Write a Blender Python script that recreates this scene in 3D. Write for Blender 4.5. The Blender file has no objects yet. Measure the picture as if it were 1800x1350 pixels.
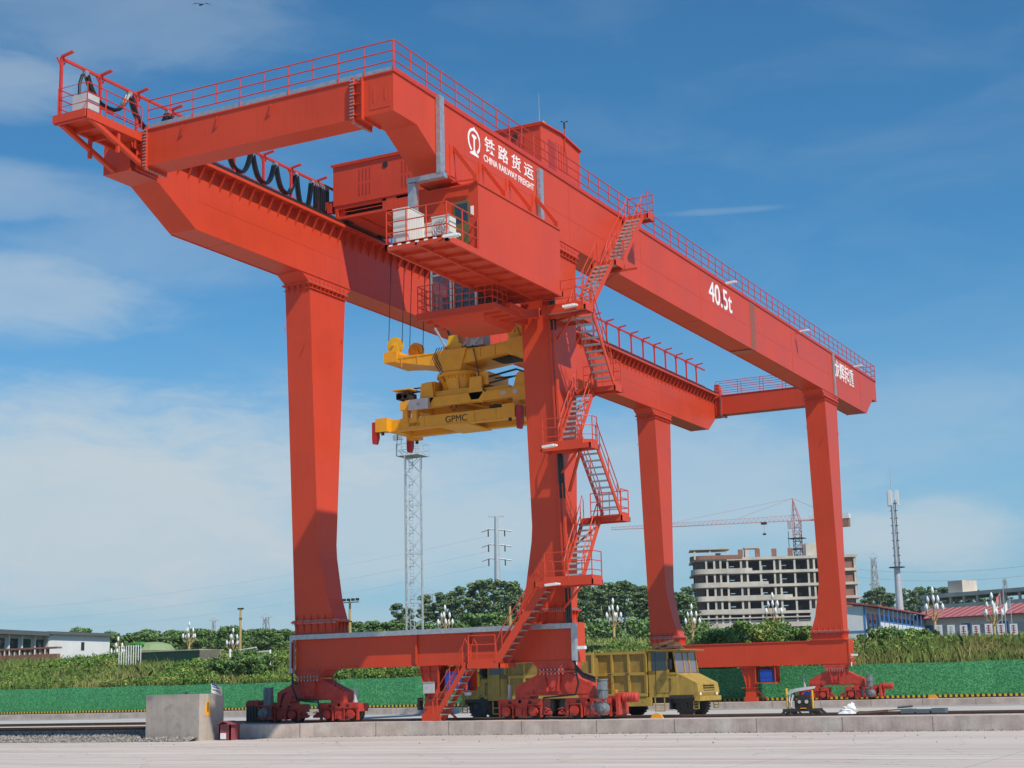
import bpy, math, random
import numpy as np
from mathutils import Vector, Matrix
random.seed(7); rng = np.random.default_rng(11)
S = bpy.context.scene
COL = S.collection
R = math.radians

# ------------------------------------------------------------------ camera
CAM = Vector((25.979, -54.627, 1.313))
FW = Vector((-0.44918559, 0.87180569, 0.19541531)); RT = Vector((0.88651495, 0.46208962, -0.02375772)); UP = Vector((0.1110115, -0.16256696, 0.98043278))
FPX = 2667.77
cd = bpy.data.cameras.new('camera'); cam = bpy.data.objects.new('camera', cd); COL.objects.link(cam)
cd.sensor_width = 36.0; cd.lens = FPX / 1800 * 36; cd.clip_end = 9000; cd.clip_start = 0.3
cam.matrix_world = Matrix(((RT.x, UP.x, -FW.x, CAM.x), (RT.y, UP.y, -FW.y, CAM.y), (RT.z, UP.z, -FW.z, CAM.z), (0, 0, 0, 1)))
S.camera = cam
S.render.resolution_x = 1024; S.render.resolution_y = 768

def spot(px, py, dist):
    """the point at this horizontal distance along the sight line of a photograph pixel"""
    d = FW * FPX + RT * (px - 900) - UP * (py - 675)
    return CAM + d * (dist / math.hypot(d.x, d.y))

# ------------------------------------------------------------------ light
S.view_settings.view_transform = 'Standard'; S.view_settings.look = 'None'
S.view_settings.exposure = -0.12; S.view_settings.gamma = 1.0
SUN = Vector((0.75, -0.345, 1.0)).normalized()
sun_el = math.asin(SUN.z); sun_az = math.atan2(SUN.x, SUN.y)
ld = bpy.data.lights.new('sun', 'SUN'); ld.energy = 5.0; ld.angle = R(0.55); ld.color = (1.0, 0.93, 0.83)
sun = bpy.data.objects.new('sun', ld); COL.objects.link(sun)
sun.rotation_euler = SUN.to_track_quat('Z', 'Y').to_euler()

W = bpy.data.worlds.new('World'); S.world = W; W.use_nodes = True
nt = W.node_tree; N = nt.nodes; LK = nt.links
N.clear()
def nd(tree, t, **kw):
    n = tree.nodes.new(t)
    for k, v in kw.items(): setattr(n, k, v)
    return n
def mth(tree, op, a, b=None, c=None, clamp=False):
    n = nd(tree, 'ShaderNodeMath', operation=op, use_clamp=clamp)
    for i, v in enumerate((a, b, c)):
        if v is None: continue
        if isinstance(v, (int, float)): n.inputs[i].default_value = v
        else: tree.links.new(v, n.inputs[i])
    return n.outputs[0]
sky = nd(nt, 'ShaderNodeTexSky', sky_type='NISHITA', sun_disc=False)
sky.sun_elevation = sun_el; sky.sun_rotation = sun_az
sky.air_density = 1.0; sky.dust_density = 0.25; sky.ozone_density = 2.2; sky.altitude = 200
tc = nd(nt, 'ShaderNodeTexCoord'); sx = nd(nt, 'ShaderNodeSeparateXYZ'); LK.new(tc.outputs['Generated'], sx.inputs[0])
az = mth(nt, 'MULTIPLY', mth(nt, 'ARCTAN2', sx.outputs[0], sx.outputs[1]), 57.2958)
el = mth(nt, 'MULTIPLY', mth(nt, 'ARCSINE', sx.outputs[2]), 57.2958)
cmb = nd(nt, 'ShaderNodeCombineXYZ'); LK.new(mth(nt, 'MULTIPLY', az, 0.05), cmb.inputs[0]); LK.new(mth(nt, 'MULTIPLY', el, 0.16), cmb.inputs[1])
rot = nd(nt, 'ShaderNodeMapping'); LK.new(cmb.outputs[0], rot.inputs[0]); rot.inputs['Rotation'].default_value = (0, 0, 0.22)
def noise(tree, vec, scale, det=5, rough=0.55, dist=0.0):
    n = nd(tree, 'ShaderNodeTexNoise'); n.inputs['Scale'].default_value = scale; n.inputs['Detail'].default_value = det
    n.inputs['Roughness'].default_value = rough; n.inputs['Distortion'].default_value = dist
    if vec is not None: tree.links.new(vec, n.inputs['Vector'])
    return n.outputs['Fac']
n1 = noise(nt, rot.outputs[0], 2.2, 6, 0.55, 0.4)
n2 = noise(nt, rot.outputs[0], 7.0, 8, 0.68, 0.6)
wob = mth(nt, 'MULTIPLY', mth(nt, 'SUBTRACT', n1, 0.5), 1.6)
wob2 = mth(nt, 'MULTIPLY', mth(nt, 'SUBTRACT', n2, 0.5), 1.5)
# (azimuth, elevation, half width, half height, strength)
BANKS = [(-44, 6.9, 15, 4.2, .95), (-33, 6.6, 10, 3.0, .75), (-22, 7.0, 9, 3.2, .5), (-46, 14.2, 5.5, 1.6, .50), (-46.5, 18.0, 5.5, 1.1, .30), (-47.5, 21.6, 4, 1.3, .36),
         (-42.5, 24.5, 8, 1.8, .20), (-41.0, 16.3, 5, 1.7, .22), (-12.2, 5.1, 3.6, 1.3, .75), (-13.5, 9.0, 5.5, 2.2, .22), (-19.0, 17.4, 2.4, 0.14, .16), (-38, 1.0, 16, 2.3, .42), (-12, 1.0, 16, 1.2, .3)]
tot = None
for a0, e0, ra, re, st in BANKS:
    u = mth(nt, 'POWER', mth(nt, 'ABSOLUTE', mth(nt, 'DIVIDE', mth(nt, 'SUBTRACT', az, a0), ra)), 2.0)
    v = mth(nt, 'POWER', mth(nt, 'ABSOLUTE', mth(nt, 'DIVIDE', mth(nt, 'SUBTRACT', el, e0), re)), 2.0)
    m = mth(nt, 'SUBTRACT', 1.0, mth(nt, 'ADD', u, v))
    m = mth(nt, 'ADD', m, mth(nt, 'ADD', wob, wob2))
    sm = nd(nt, 'ShaderNodeMapRange', interpolation_type='SMOOTHSTEP'); LK.new(m, sm.inputs['Value'])
    sm.inputs['From Min'].default_value = -0.6; sm.inputs['From Max'].default_value = 1.0
    m = mth(nt, 'MULTIPLY', sm.outputs[0], st)
    tot = m if tot is None else mth(nt, 'MAXIMUM', tot, m)
wisp = mth(nt, 'MULTIPLY', mth(nt, 'SUBTRACT', n1, 0.46, clamp=True), 0.35)
tot = mth(nt, 'ADD', tot, wisp, clamp=True)
cl = nd(nt, 'ShaderNodeMixRGB', blend_type='MIX'); LK.new(tot, cl.inputs[0]); tint = nd(nt, 'ShaderNodeMixRGB', blend_type='MULTIPLY'); tint.inputs[0].default_value = 1.0; tint.inputs[2].default_value = (0.53, 0.97, 1.15, 1); LK.new(sky.outputs[0], tint.inputs[1]); hz = nd(nt, 'ShaderNodeMapRange', interpolation_type='SMOOTHSTEP'); LK.new(el, hz.inputs['Value']); hz.inputs['From Min'].default_value = -3; hz.inputs['From Max'].default_value = 17; hz.inputs['To Min'].default_value = 0.88; hz.inputs['To Max'].default_value = 0.0
hm = nd(nt, 'ShaderNodeMixRGB'); LK.new(hz.outputs[0], hm.inputs[0]); LK.new(tint.outputs[0], hm.inputs[1]); hm.inputs[2].default_value = (3.2, 4.6, 5.9, 1); LK.new(hm.outputs[0], cl.inputs[1])
cl.inputs[2].default_value = (5.3, 6.15, 6.7, 1)
bg = nd(nt, 'ShaderNodeBackground'); bg.inputs['Strength'].default_value = 0.112
hs = nd(nt, 'ShaderNodeHueSaturation'); hs.inputs['Saturation'].default_value = 1.05
LK.new(cl.outputs[0], hs.inputs['Color'])
LK.new(hs.outputs[0], bg.inputs['Color'])
wo = nd(nt, 'ShaderNodeOutputWorld'); LK.new(bg.outputs[0], wo.inputs[0])

# ------------------------------------------------------------------ materials
MATS = {}
def rgb(r, g, b):
    f = lambda c: (c / 255 / 12.92) if c / 255 <= 0.04045 else ((c / 255 + 0.055) / 1.055) ** 2.4
    return (f(r), f(g), f(b), 1)
def mat(name, col, rough=0.5, metal=0.0, var=0.12, scale=3.0, bump=0.0, bscale=60.0, spec=0.5, streak=0.0, island=0.0, col2=None, c2=(0.5, 0.7), c2scale=1.0, coat=0.0, transm=0.0, stretch=None):
    m = bpy.data.materials.new(name); m.use_nodes = True; t = m.node_tree; b = t.nodes['Principled BSDF']
    b.inputs['Roughness'].default_value = rough; b.inputs['Metallic'].default_value = metal
    b.inputs['Specular IOR Level'].default_value = spec; b.inputs['Coat Weight'].default_value = coat
    if transm: b.inputs['Transmission Weight'].default_value = transm
    c = nd(t, 'ShaderNodeTexCoord'); vec = c.outputs['Object']
    if stretch:
        mp = nd(t, 'ShaderNodeMapping'); mp.inputs['Scale'].default_value = stretch; t.links.new(vec, mp.inputs[0]); vec = mp.outputs[0]
    f = noise(t, vec, scale, 6, 0.6)
    r = nd(t, 'ShaderNodeMapRange'); t.links.new(f, r.inputs['Value']); r.inputs['From Min'].default_value = 0.3; r.inputs['From Max'].default_value = 0.7
    r.inputs['To Min'].default_value = 1 - var; r.inputs['To Max'].default_value = 1 + var
    val = r.outputs[0]
    if streak:
        mp = nd(t, 'ShaderNodeMapping'); mp.inputs['Scale'].default_value = (4, 4, 0.25); t.links.new(c.outputs['Object'], mp.inputs[0])
        g = noise(t, mp.outputs[0], 2.0, 5, 0.7)
        r2 = nd(t, 'ShaderNodeMapRange'); t.links.new(g, r2.inputs['Value']); r2.inputs['From Min'].default_value = 0.5; r2.inputs['From Max'].default_value = 0.8
        r2.inputs['To Min'].default_value = 1.0; r2.inputs['To Max'].default_value = 1 - streak
        val = mth(t, 'MULTIPLY', val, r2.outputs[0])
    if island:
        ge = nd(t, 'ShaderNodeNewGeometry')
        r3 = nd(t, 'ShaderNodeMapRange'); t.links.new(ge.outputs['Random Per Island'], r3.inputs['Value'])
        r3.inputs['To Min'].default_value = 1 - island; r3.inputs['To Max'].default_value = 1 + island
        val = mth(t, 'MULTIPLY', val, r3.outputs[0])
    base = None
    if col2:
        mx = nd(t, 'ShaderNodeMixRGB'); mx.inputs[1].default_value = col; mx.inputs[2].default_value = col2
        h = noise(t, vec, c2scale, 5, 0.6)
        r4 = nd(t, 'ShaderNodeMapRange', interpolation_type='SMOOTHSTEP'); t.links.new(h, r4.inputs['Value']); r4.inputs['From Min'].default_value = c2[0]; r4.inputs['From Max'].default_value = c2[1]
        t.links.new(r4.outputs[0], mx.inputs[0]); base = mx.outputs[0]
    vm = nd(t, 'ShaderNodeVectorMath', operation='SCALE')
    if base is None: vm.inputs[0].default_value = col[:3]
    else: t.links.new(base, vm.inputs[0])
    t.links.new(val, vm.inputs['Scale']); t.links.new(vm.outputs[0], b.inputs['Base Color'])
    rr = mth(t, 'MULTIPLY', rough, mth(t, 'ADD', mth(t, 'MULTIPLY', f, 0.5), 0.75)); t.links.new(rr, b.inputs['Roughness'])
    if bump:
        bn = noise(t, vec, bscale, 4, 0.6); bu = nd(t, 'ShaderNodeBump'); bu.inputs['Strength'].default_value = bump; bu.inputs['Distance'].default_value = 0.02
        t.links.new(bn, bu.inputs['Height']); t.links.new(bu.outputs[0], b.inputs['Normal'])
    MATS[name] = m
    return m
RED = mat('red_paint', (0.59, 0.058, 0.020, 1), 0.42, var=0.07, scale=0.5, streak=0.12, spec=0.36, bump=0.05, bscale=1.2)
RED2 = mat('red_rail_paint', (0.56, 0.042, 0.028, 1), 0.45, var=0.08, scale=2)
REDD = mat('red_bogie_paint', (0.50, 0.045, 0.025, 1), 0.55, var=0.22, scale=4, streak=0.3, col2=(0.16, 0.035, 0.02, 1), c2=(0.56, 0.75), c2scale=3.5)
GALV = mat('galvanised_steel', (0.42, 0.45, 0.48, 1), 0.42, metal=0.55, var=0.18, scale=6)
TREAD = mat('grating', (0.44, 0.44, 0.43, 1), 0.6, metal=0.25, var=0.15, scale=12)
BLACK = mat('black_rubber', (0.012, 0.012, 0.013, 1), 0.55, var=0.2, scale=8)
CABLE = mat('black_cable', (0.010, 0.011, 0.014, 1), 0.3, var=0.1)
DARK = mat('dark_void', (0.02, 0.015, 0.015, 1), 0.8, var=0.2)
MOTOR = mat('grey_motor_paint', (0.16, 0.19, 0.20, 1), 0.45, var=0.15, scale=8)
YEL = mat('spreader_yellow', (0.76, 0.36, 0.012, 1), 0.42, var=0.08, scale=2.5, streak=0.12)
YELB = mat('bright_yellow', (0.72, 0.42, 0.02, 1), 0.4, var=0.05)
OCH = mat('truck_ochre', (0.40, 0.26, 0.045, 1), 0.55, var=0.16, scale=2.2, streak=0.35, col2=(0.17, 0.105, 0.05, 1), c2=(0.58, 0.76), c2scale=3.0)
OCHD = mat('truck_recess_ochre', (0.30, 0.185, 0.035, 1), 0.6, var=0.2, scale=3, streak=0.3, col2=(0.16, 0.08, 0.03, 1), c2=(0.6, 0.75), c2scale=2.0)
WHITE = mat('white_paint', (0.80, 0.80, 0.79, 1), 0.4, var=0.05)
LET = mat('white_lettering', (0.86, 0.84, 0.82, 1), 0.5, var=0.03)
CABW = mat('cream_cabinet', (0.66, 0.66, 0.60, 1), 0.45, var=0.05, scale=5)
GREYBOX = mat('grey_box', (0.50, 0.51, 0.51, 1), 0.5, var=0.1)
BLUE = mat('blue_box', (0.012, 0.07, 0.40, 1), 0.4, var=0.08)
GLASS = mat('dark_glass', (0.03, 0.04, 0.05, 1), 0.06, var=0.05, spec=0.9)
GLASSP = mat('pink_glass', (0.20, 0.15, 0.18, 1), 0.08, var=0.05, spec=0.9)
RUST = mat('rusty_steel', (0.13, 0.065, 0.035, 1), 0.75, var=0.3, scale=5, metal=0.2)
DKSTEEL = mat('dark_steel', (0.045, 0.038, 0.034, 1), 0.55, var=0.3, scale=9, metal=0.3)
WHEEL = mat('wheel_steel', (0.07, 0.05, 0.045, 1), 0.45, metal=0.6, var=0.3)
CONC = mat('yard_concrete', (0.53, 0.475, 0.425, 1), 0.85, var=0.10, scale=0.35, col2=(0.49, 0.425, 0.37, 1), c2=(0.42, 0.62), c2scale=0.5, bump=0.15, bscale=14, stretch=(0.22, 1.2, 1))
CONC2 = mat('pale_concrete', (0.44, 0.43, 0.40, 1), 0.85, var=0.12, scale=0.6, bump=0.1, bscale=10, stretch=(0.3, 1, 1))
KERB = mat('kerb_concrete', (0.47, 0.385, 0.335, 1), 0.85, var=0.22, scale=1.6, bump=0.45, bscale=12, streak=0.25, col2=(0.46, 0.42, 0.37, 1), c2=(0.5, 0.7), c2scale=0.8)
BLOCK = mat('block_concrete', (0.42, 0.36, 0.305, 1), 0.9, var=0.16, scale=1.4, bump=0.3, bscale=14, streak=0.22, col2=(0.26, 0.235, 0.21, 1), c2=(0.55, 0.75), c2scale=1.5)
GRAV = mat('ballast_stone', (0.22, 0.20, 0.18, 1), 0.9, var=0.5, scale=9, island=0.4)
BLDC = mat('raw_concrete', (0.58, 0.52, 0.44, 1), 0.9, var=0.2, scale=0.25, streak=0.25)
BLDS = mat('shaded_concrete', (0.06, 0.055, 0.05, 1), 0.95, var=0.25, scale=0.3)  # concrete behind the open floors, their shade put into its dark colour
BRICK = mat('brick_infill', (0.30, 0.14, 0.09, 1), 0.9, var=0.2, scale=1)
WALLW = mat('white_wall', (0.72, 0.72, 0.71, 1), 0.7, var=0.06, scale=0.4, streak=0.12)
ROOFG = mat('grey_roof', (0.10, 0.12, 0.125, 1), 0.7, var=0.1)
ROOFR = mat('red_roof', (0.36, 0.085, 0.085, 1), 0.6, var=0.12, scale=0.8)
PBLUE = mat('prefab_blue', (0.06, 0.22, 0.52, 1), 0.5, var=0.1)
LAMPP = mat('lamp_gold', (0.50, 0.34, 0.14, 1), 0.45, var=0.1)
SOIL = mat('hillside_soil', (0.15, 0.115, 0.07, 1), 0.95, var=0.25, scale=0.5, col2=(0.07, 0.10, 0.03, 1), c2=(0.4, 0.6), c2scale=0.3)
LEAF = mat('leaf_green', (0.125, 0.235, 0.040, 1), 0.6, var=0.25, scale=0.5, island=0.45, spec=0.25, col2=(0.26, 0.29, 0.07, 1), c2=(0.46, 0.66), c2scale=0.25)
GRASS = mat('grass_blade', (0.20, 0.27, 0.065, 1), 0.65, var=0.25, scale=0.4, island=0.4, spec=0.2, col2=(0.33, 0.31, 0.11, 1), c2=(0.48, 0.64), c2scale=0.22)
LEAFD = mat('eucalyptus_leaf', (0.16, 0.235, 0.095, 1), 0.6, var=0.25, scale=0.12, island=0.5, spec=0.25)
LEAFB = mat('broad_leaf', (0.125, 0.215, 0.06, 1), 0.6, var=0.3, scale=0.12, island=0.5, spec=0.2)
BARK = mat('pale_bark', (0.42, 0.38, 0.31, 1), 0.85, var=0.25, scale=2)
for m_ in (LEAF, GRASS, LEAFD, LEAFB):
    b_ = m_.node_tree.nodes['Principled BSDF']; b_.inputs['Subsurface Weight'].default_value = 0.0

# green artificial-turf mat
def turf_mat():
    m = bpy.data.materials.new('green_mat'); m.use_nodes = True; t = m.node_tree; b = t.nodes['Principled BSDF']
    c = nd(t, 'ShaderNodeTexCoord')
    vo = nd(t, 'ShaderNodeTexVoronoi'); vo.inputs['Scale'].default_value = 17; t.links.new(c.outputs['Object'], vo.inputs['Vector'])
    n = noise(t, c.outputs['Object'], 22.0, 4, 0.7)
    s = nd(t, 'ShaderNodeSeparateXYZ'); t.links.new(vo.outputs['Color'], s.inputs[0])
    v = mth(t, 'ADD', mth(t, 'MULTIPLY', s.outputs[0], 0.75), mth(t, 'MULTIPLY', n, 0.5))
    cr = nd(t, 'ShaderNodeValToRGB'); t.links.new(v, cr.inputs[0])
    e = cr.color_ramp.elements; e[0].position = 0.2; e[0].color = (0.014, 0.15, 0.050, 1); e[1].position = 1.0; e[1].color = (0.14, 0.46, 0.19, 1)
    x = e.new(0.62); x.color = (0.030, 0.27, 0.095, 1)
    t.links.new(cr.outputs[0], b.inputs['Base Color']); b.inputs['Roughness'].default_value = 0.7
    bu = nd(t, 'ShaderNodeBump'); bu.inputs['Strength'].default_value = 0.3; bu.inputs['Distance'].default_value = 0.03; t.links.new(v, bu.inputs['Height']); t.links.new(bu.outputs[0], b.inputs['Normal'])
    return m
TURF = turf_mat()
def stripe_mat(name, ca, cb, freq, skew=0.0):
    m = bpy.data.materials.new(name); m.use_nodes = True; t = m.node_tree; b = t.nodes['Principled BSDF']
    c = nd(t, 'ShaderNodeTexCoord'); s = nd(t, 'ShaderNodeSeparateXYZ'); t.links.new(c.outputs['Object'], s.inputs[0])
    v = mth(t, 'ADD', mth(t, 'ADD', s.outputs[0], s.outputs[1]), mth(t, 'MULTIPLY', s.outputs[2], skew))
    v = mth(t, 'GREATER_THAN', mth(t, 'FRACT', mth(t, 'MULTIPLY', v, freq)), 0.5)
    mx = nd(t, 'ShaderNodeMixRGB'); mx.inputs[1].default_value = ca; mx.inputs[2].default_value = cb; t.links.new(v, mx.inputs[0])
    t.links.new(mx.outputs[0], b.inputs['Base Color']); b.inputs['Roughness'].default_value = 0.6
    return m
HAZ = stripe_mat('kerb_hazard_paint', (0.62, 0.46, 0.03, 1), (0.03, 0.03, 0.03, 1), 3.0)
HAZ2 = stripe_mat('spreader_hazard', (0.72, 0.33, 0.02, 1), (0.02, 0.02, 0.02, 1), 3.2, 1.0)

# ------------------------------------------------------------------ mesh helpers
class MB:
    def __init__(s): s.v = []; s.f = []; s.sm = False
    def add(s, vs, fs):
        o = len(s.v); s.v += [tuple(q) for q in vs]; s.f += [tuple(i + o for i in q) for q in fs]; return s
    def box(s, x0, x1, y0, y1, z0, z1):
        vs = [(x, y, z) for z in (z0, z1) for x, y in ((x0, y0), (x1, y0), (x1, y1), (x0, y1))]
        return s.add(vs, [(3, 2, 1, 0), (4, 5, 6, 7), (0, 1, 5, 4), (1, 2, 6, 5), (2, 3, 7, 6), (3, 0, 4, 7)])
    def cbox(s, c, sz): return s.box(c[0] - sz[0] / 2, c[0] + sz[0] / 2, c[1] - sz[1] / 2, c[1] + sz[1] / 2, c[2] - sz[2] / 2, c[2] + sz[2] / 2)
    def bar(s, p, q, w, h=None, up=(0, 0, 1)):
        p = Vector(p); q = Vector(q); d = (q - p).normalized(); h = h or w
        u = Vector(up)
        if abs(d.dot(u)) > 0.98: u = Vector((0, 1, 0))
        a = d.cross(u).normalized() * w / 2; b = a.normalized().cross(d).normalized() * h / 2
        vs = [r + i * a + j * b for r in (p, q) for i, j in ((-1, -1), (1, -1), (1, 1), (-1, 1))]
        return s.add(vs, [(3, 2, 1, 0), (4, 5, 6, 7), (0, 1, 5, 4), (1, 2, 6, 5), (2, 3, 7, 6), (3, 0, 4, 7)])
    def tube(s, pts, r, n=6, closed=False):
        pts = [Vector(p) for p in pts]; m = len(pts); o = len(s.v); prev = None
        for i, p in enumerate(pts):
            a = pts[i - 1] if i > 0 or closed else p; b = pts[(i + 1) % m] if i < m - 1 or closed else p
            d = (b - a).normalized() if (b - a).length > 1e-9 else Vector((0, 0, 1))
            if prev is None:
                u = Vector((0, 0, 1)) if abs(d.z) < 0.9 else Vector((1, 0, 0)); x = d.cross(u).normalized()
            else:
                x = prev - d * prev.dot(d); x = x.normalized() if x.length > 1e-6 else prev
            prev = x; y = d.cross(x)
            rr = r[i] if isinstance(r, (list, tuple)) else r
            for k in range(n):
                t = 2 * math.pi * k / n; s.v.append(tuple(p + rr * (math.cos(t) * x + math.sin(t) * y)))
        for i in range(m if closed else m - 1):
            for k in range(n):
                a = o + i * n + k; b = o + i * n + (k + 1) % n; j = (i + 1) % m
                c = o + j * n + (k + 1) % n; d = o + j * n + k; s.f.append((a, b, c, d))
        if not closed:
            s.f.append(tuple(o + k for k in range(n))[::-1]); s.f.append(tuple(o + (m - 1) * n + k for k in range(n)))
        return s
    def cyl(s, p, q, r, n=16, r2=None): return s.tube([p, q], [r, r if r2 is None else r2], n)
    def prism(s, poly, ax, a, b):
        """poly in the plane of the two other axes (in xyz order), extruded along ax"""
        def mk(u, v, w): return (w, u, v) if ax == 0 else (u, w, v) if ax == 1 else (u, v, w)
        n = len(poly); vs = [mk(u, v, a) for u, v in poly] + [mk(u, v, b) for u, v in poly]
        return s.add(vs, [tuple(range(n))[::-1], tuple(range(n, 2 * n))] + [(i, (i + 1) % n, n + (i + 1) % n, n + i) for i in range(n)])
    def loft(s, secs):
        """stack of (z, x0, x1, y0, y1)"""
        o = len(s.v)
        for z, x0, x1, y0, y1 in secs: s.v += [(x0, y0, z), (x1, y0, z), (x1, y1, z), (x0, y1, z)]
        s.f.append((o + 3, o + 2, o + 1, o)); m = len(secs)
        for i in range(m - 1):
            for k in range(4):
                a = o + 4 * i + k; b = o + 4 * i + (k + 1) % 4; s.f.append((a, b, b + 4, a + 4))
        e = o + 4 * (m - 1); s.f.append((e, e + 1, e + 2, e + 3)); return s
    def lathe(s, c, prof, n=12, axis=2):
        o = len(s.v); c = Vector(c)
        for r, h in prof:
            for k in range(n):
                t = 2 * math.pi * k / n; a, b = r * math.cos(t), r * math.sin(t)
                s.v.append(tuple(c + (Vector((a, b, h)) if axis == 2 else Vector((a, h, b)) if axis == 1 else Vector((h, a, b)))))
        for i in range(len(prof) - 1):
            for k in range(n):
                a = o + i * n + k; b = o + i * n + (k + 1) % n; s.f.append((a, b, b + n, a + n))
        s.f.append(tuple(o + k for k in range(n))[::-1]); s.f.append(tuple(o + (len(prof) - 1) * n + k for k in range(n)))
        return s
    def cut(s):
        s.cuts = getattr(s, 'cuts', []) + [(len(s.v), len(s.f))]
    def split(s, name, m, parent=None, smooth=None):
        """one object per piece marked with cut()"""
        c = [(0, 0)] + getattr(s, 'cuts', [])
        if c[-1] != (len(s.v), len(s.f)): c.append((len(s.v), len(s.f)))
        out = []
        for (v0, f0), (v1, f1) in zip(c[:-1], c[1:]):
            if v1 == v0: continue
            q = MB(); q.v = s.v[v0:v1]; q.f = [tuple(i - v0 for i in f) for f in s.f[f0:f1]]; out.append(q.build(name, m, parent, smooth))
        return out
    def build(s, name, m, parent=None, smooth=None, loc=None):
        me = bpy.data.meshes.new(name)
        org = Vector((0, 0, 0))
        if parent is not None:
            q = parent
            while q is not None: org += q.location; q = q.parent
        elif loc is not None: org = Vector(loc)
        A = np.array(s.v, dtype=np.float64).reshape(-1, 3) - np.array(org)
        me.from_pydata(A.tolist(), [], s.f)
        me.materials.append(m); o = bpy.data.objects.new(name, me); COL.objects.link(o)
        if parent is not None: o.parent = parent
        elif loc is not None: o.location = org
        if smooth or (smooth is None and s.sm):
            me.polygons.foreach_set('use_smooth', [True] * len(me.polygons)); me.set_sharp_from_angle(angle=R(40))
        return o
def tag(o, label=None, cat=None, group=None, kind=None):
    if label: o['label'] = label
    if cat: o['category'] = cat
    if group: o['group'] = group
    if kind: o['kind'] = kind
    return o
def empty(name, loc, label, cat, group=None, parent=None):
    o = bpy.data.objects.new(name, None); o.empty_display_size = 0.5; o.location = loc; COL.objects.link(o)
    if parent: o.parent = parent
    return tag(o, label, cat, group)
def copy_tree(o, parent=None):
    c = o.copy(); COL.objects.link(c); c.parent = parent
    for ch in o.children: copy_tree(ch, c)
    return c
def rotz(o, a): o.rotation_euler = (0, 0, a)
FONTM = {}
def text(body, h, m, parent, pos, axis='x+', width=None, bold=0.0, name='lettering', label=None):
    """flat raised letters: axis 'x+' = readable on a wall facing +x, 'y-' = on a wall facing -y; pos = lower left corner"""
    cu = bpy.data.curves.new('txt', 'FONT'); cu.body = body; cu.size = 1.0; cu.extrude = 0.004; cu.offset = bold
    ob = bpy.data.objects.new('txt', cu); COL.objects.link(ob)
    bpy.context.view_layer.update(); dg = bpy.context.evaluated_depsgraph_get()
    me = bpy.data.meshes.new_from_object(ob.evaluated_get(dg)); bpy.data.objects.remove(ob)
    n = len(me.vertices); A = np.zeros(n * 3); me.vertices.foreach_get('co', A); A = A.reshape(-1, 3)
    mn = A.min(0); mx = A.max(0); s = h / (mx[1] - mn[1]); sx_ = s if width is None else width / (mx[0] - mn[0])
    u = (A[:, 0] - mn[0]) * sx_; v = (A[:, 1] - mn[1]) * s; w = A[:, 2]
    if axis == 'x+': B = np.stack([pos[0] + 0.004 + w, pos[1] + u, pos[2] + v], 1)
    else: B = np.stack([pos[0] + u, pos[1] - 0.004 - w, pos[2] + v], 1)
    org = Vector((0, 0, 0)); q = parent
    while q is not None: org += q.location; q = q.parent
    B = B - np.array(org); me.vertices.foreach_set('co', B.ravel()); me.update()
    me.materials.clear(); me.materials.append(m); o = bpy.data.objects.new(name, me); COL.objects.link(o); o.parent = parent
    if label: o['label'] = label
    return o
def railing(mb, pts, h=1.1, n=3, sp=1.1, r=0.024, half=True, ends=True):
    """tubular guard rail along a polyline of floor points"""
    pts = [Vector(p) for p in pts]
    for k in range(n):
        z = h * (n - k) / n if n > 1 else h
        if k == 0: z = h
        line = [p + Vector((0, 0, z)) for p in pts]
        mb.tube(line, r, 6)
    cnt = 0
    for a, b in zip(pts[:-1], pts[1:]):
        L = (b - a).length; m = max(1, round(L / sp))
        for i in range(m + 1):
            if i == m and b is not pts[-1]: continue
            p = a.lerp(b, i / m); long = (cnt % 2 == 0) or not half or i in (0, m)
            mb.tube([p + Vector((0, 0, 0 if long else h / n)), p + Vector((0, 0, h))], r * 1.05, 6); cnt += 1
    return mb

# =================================================================== SETTING
Zr = -0.5
def sheet(name, x0, x1, y0, y1, z, m):
    b = MB(); b.add([(x0, y0, z), (x1, y0, z), (x1, y1, z), (x0, y1, z)], [(0, 1, 2, 3)]); o = b.build(name, m); tag(o, kind='structure'); return o
sheet('ground', -3500, 3500, -3500, 3500, Zr - 0.012, SOIL)
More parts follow.
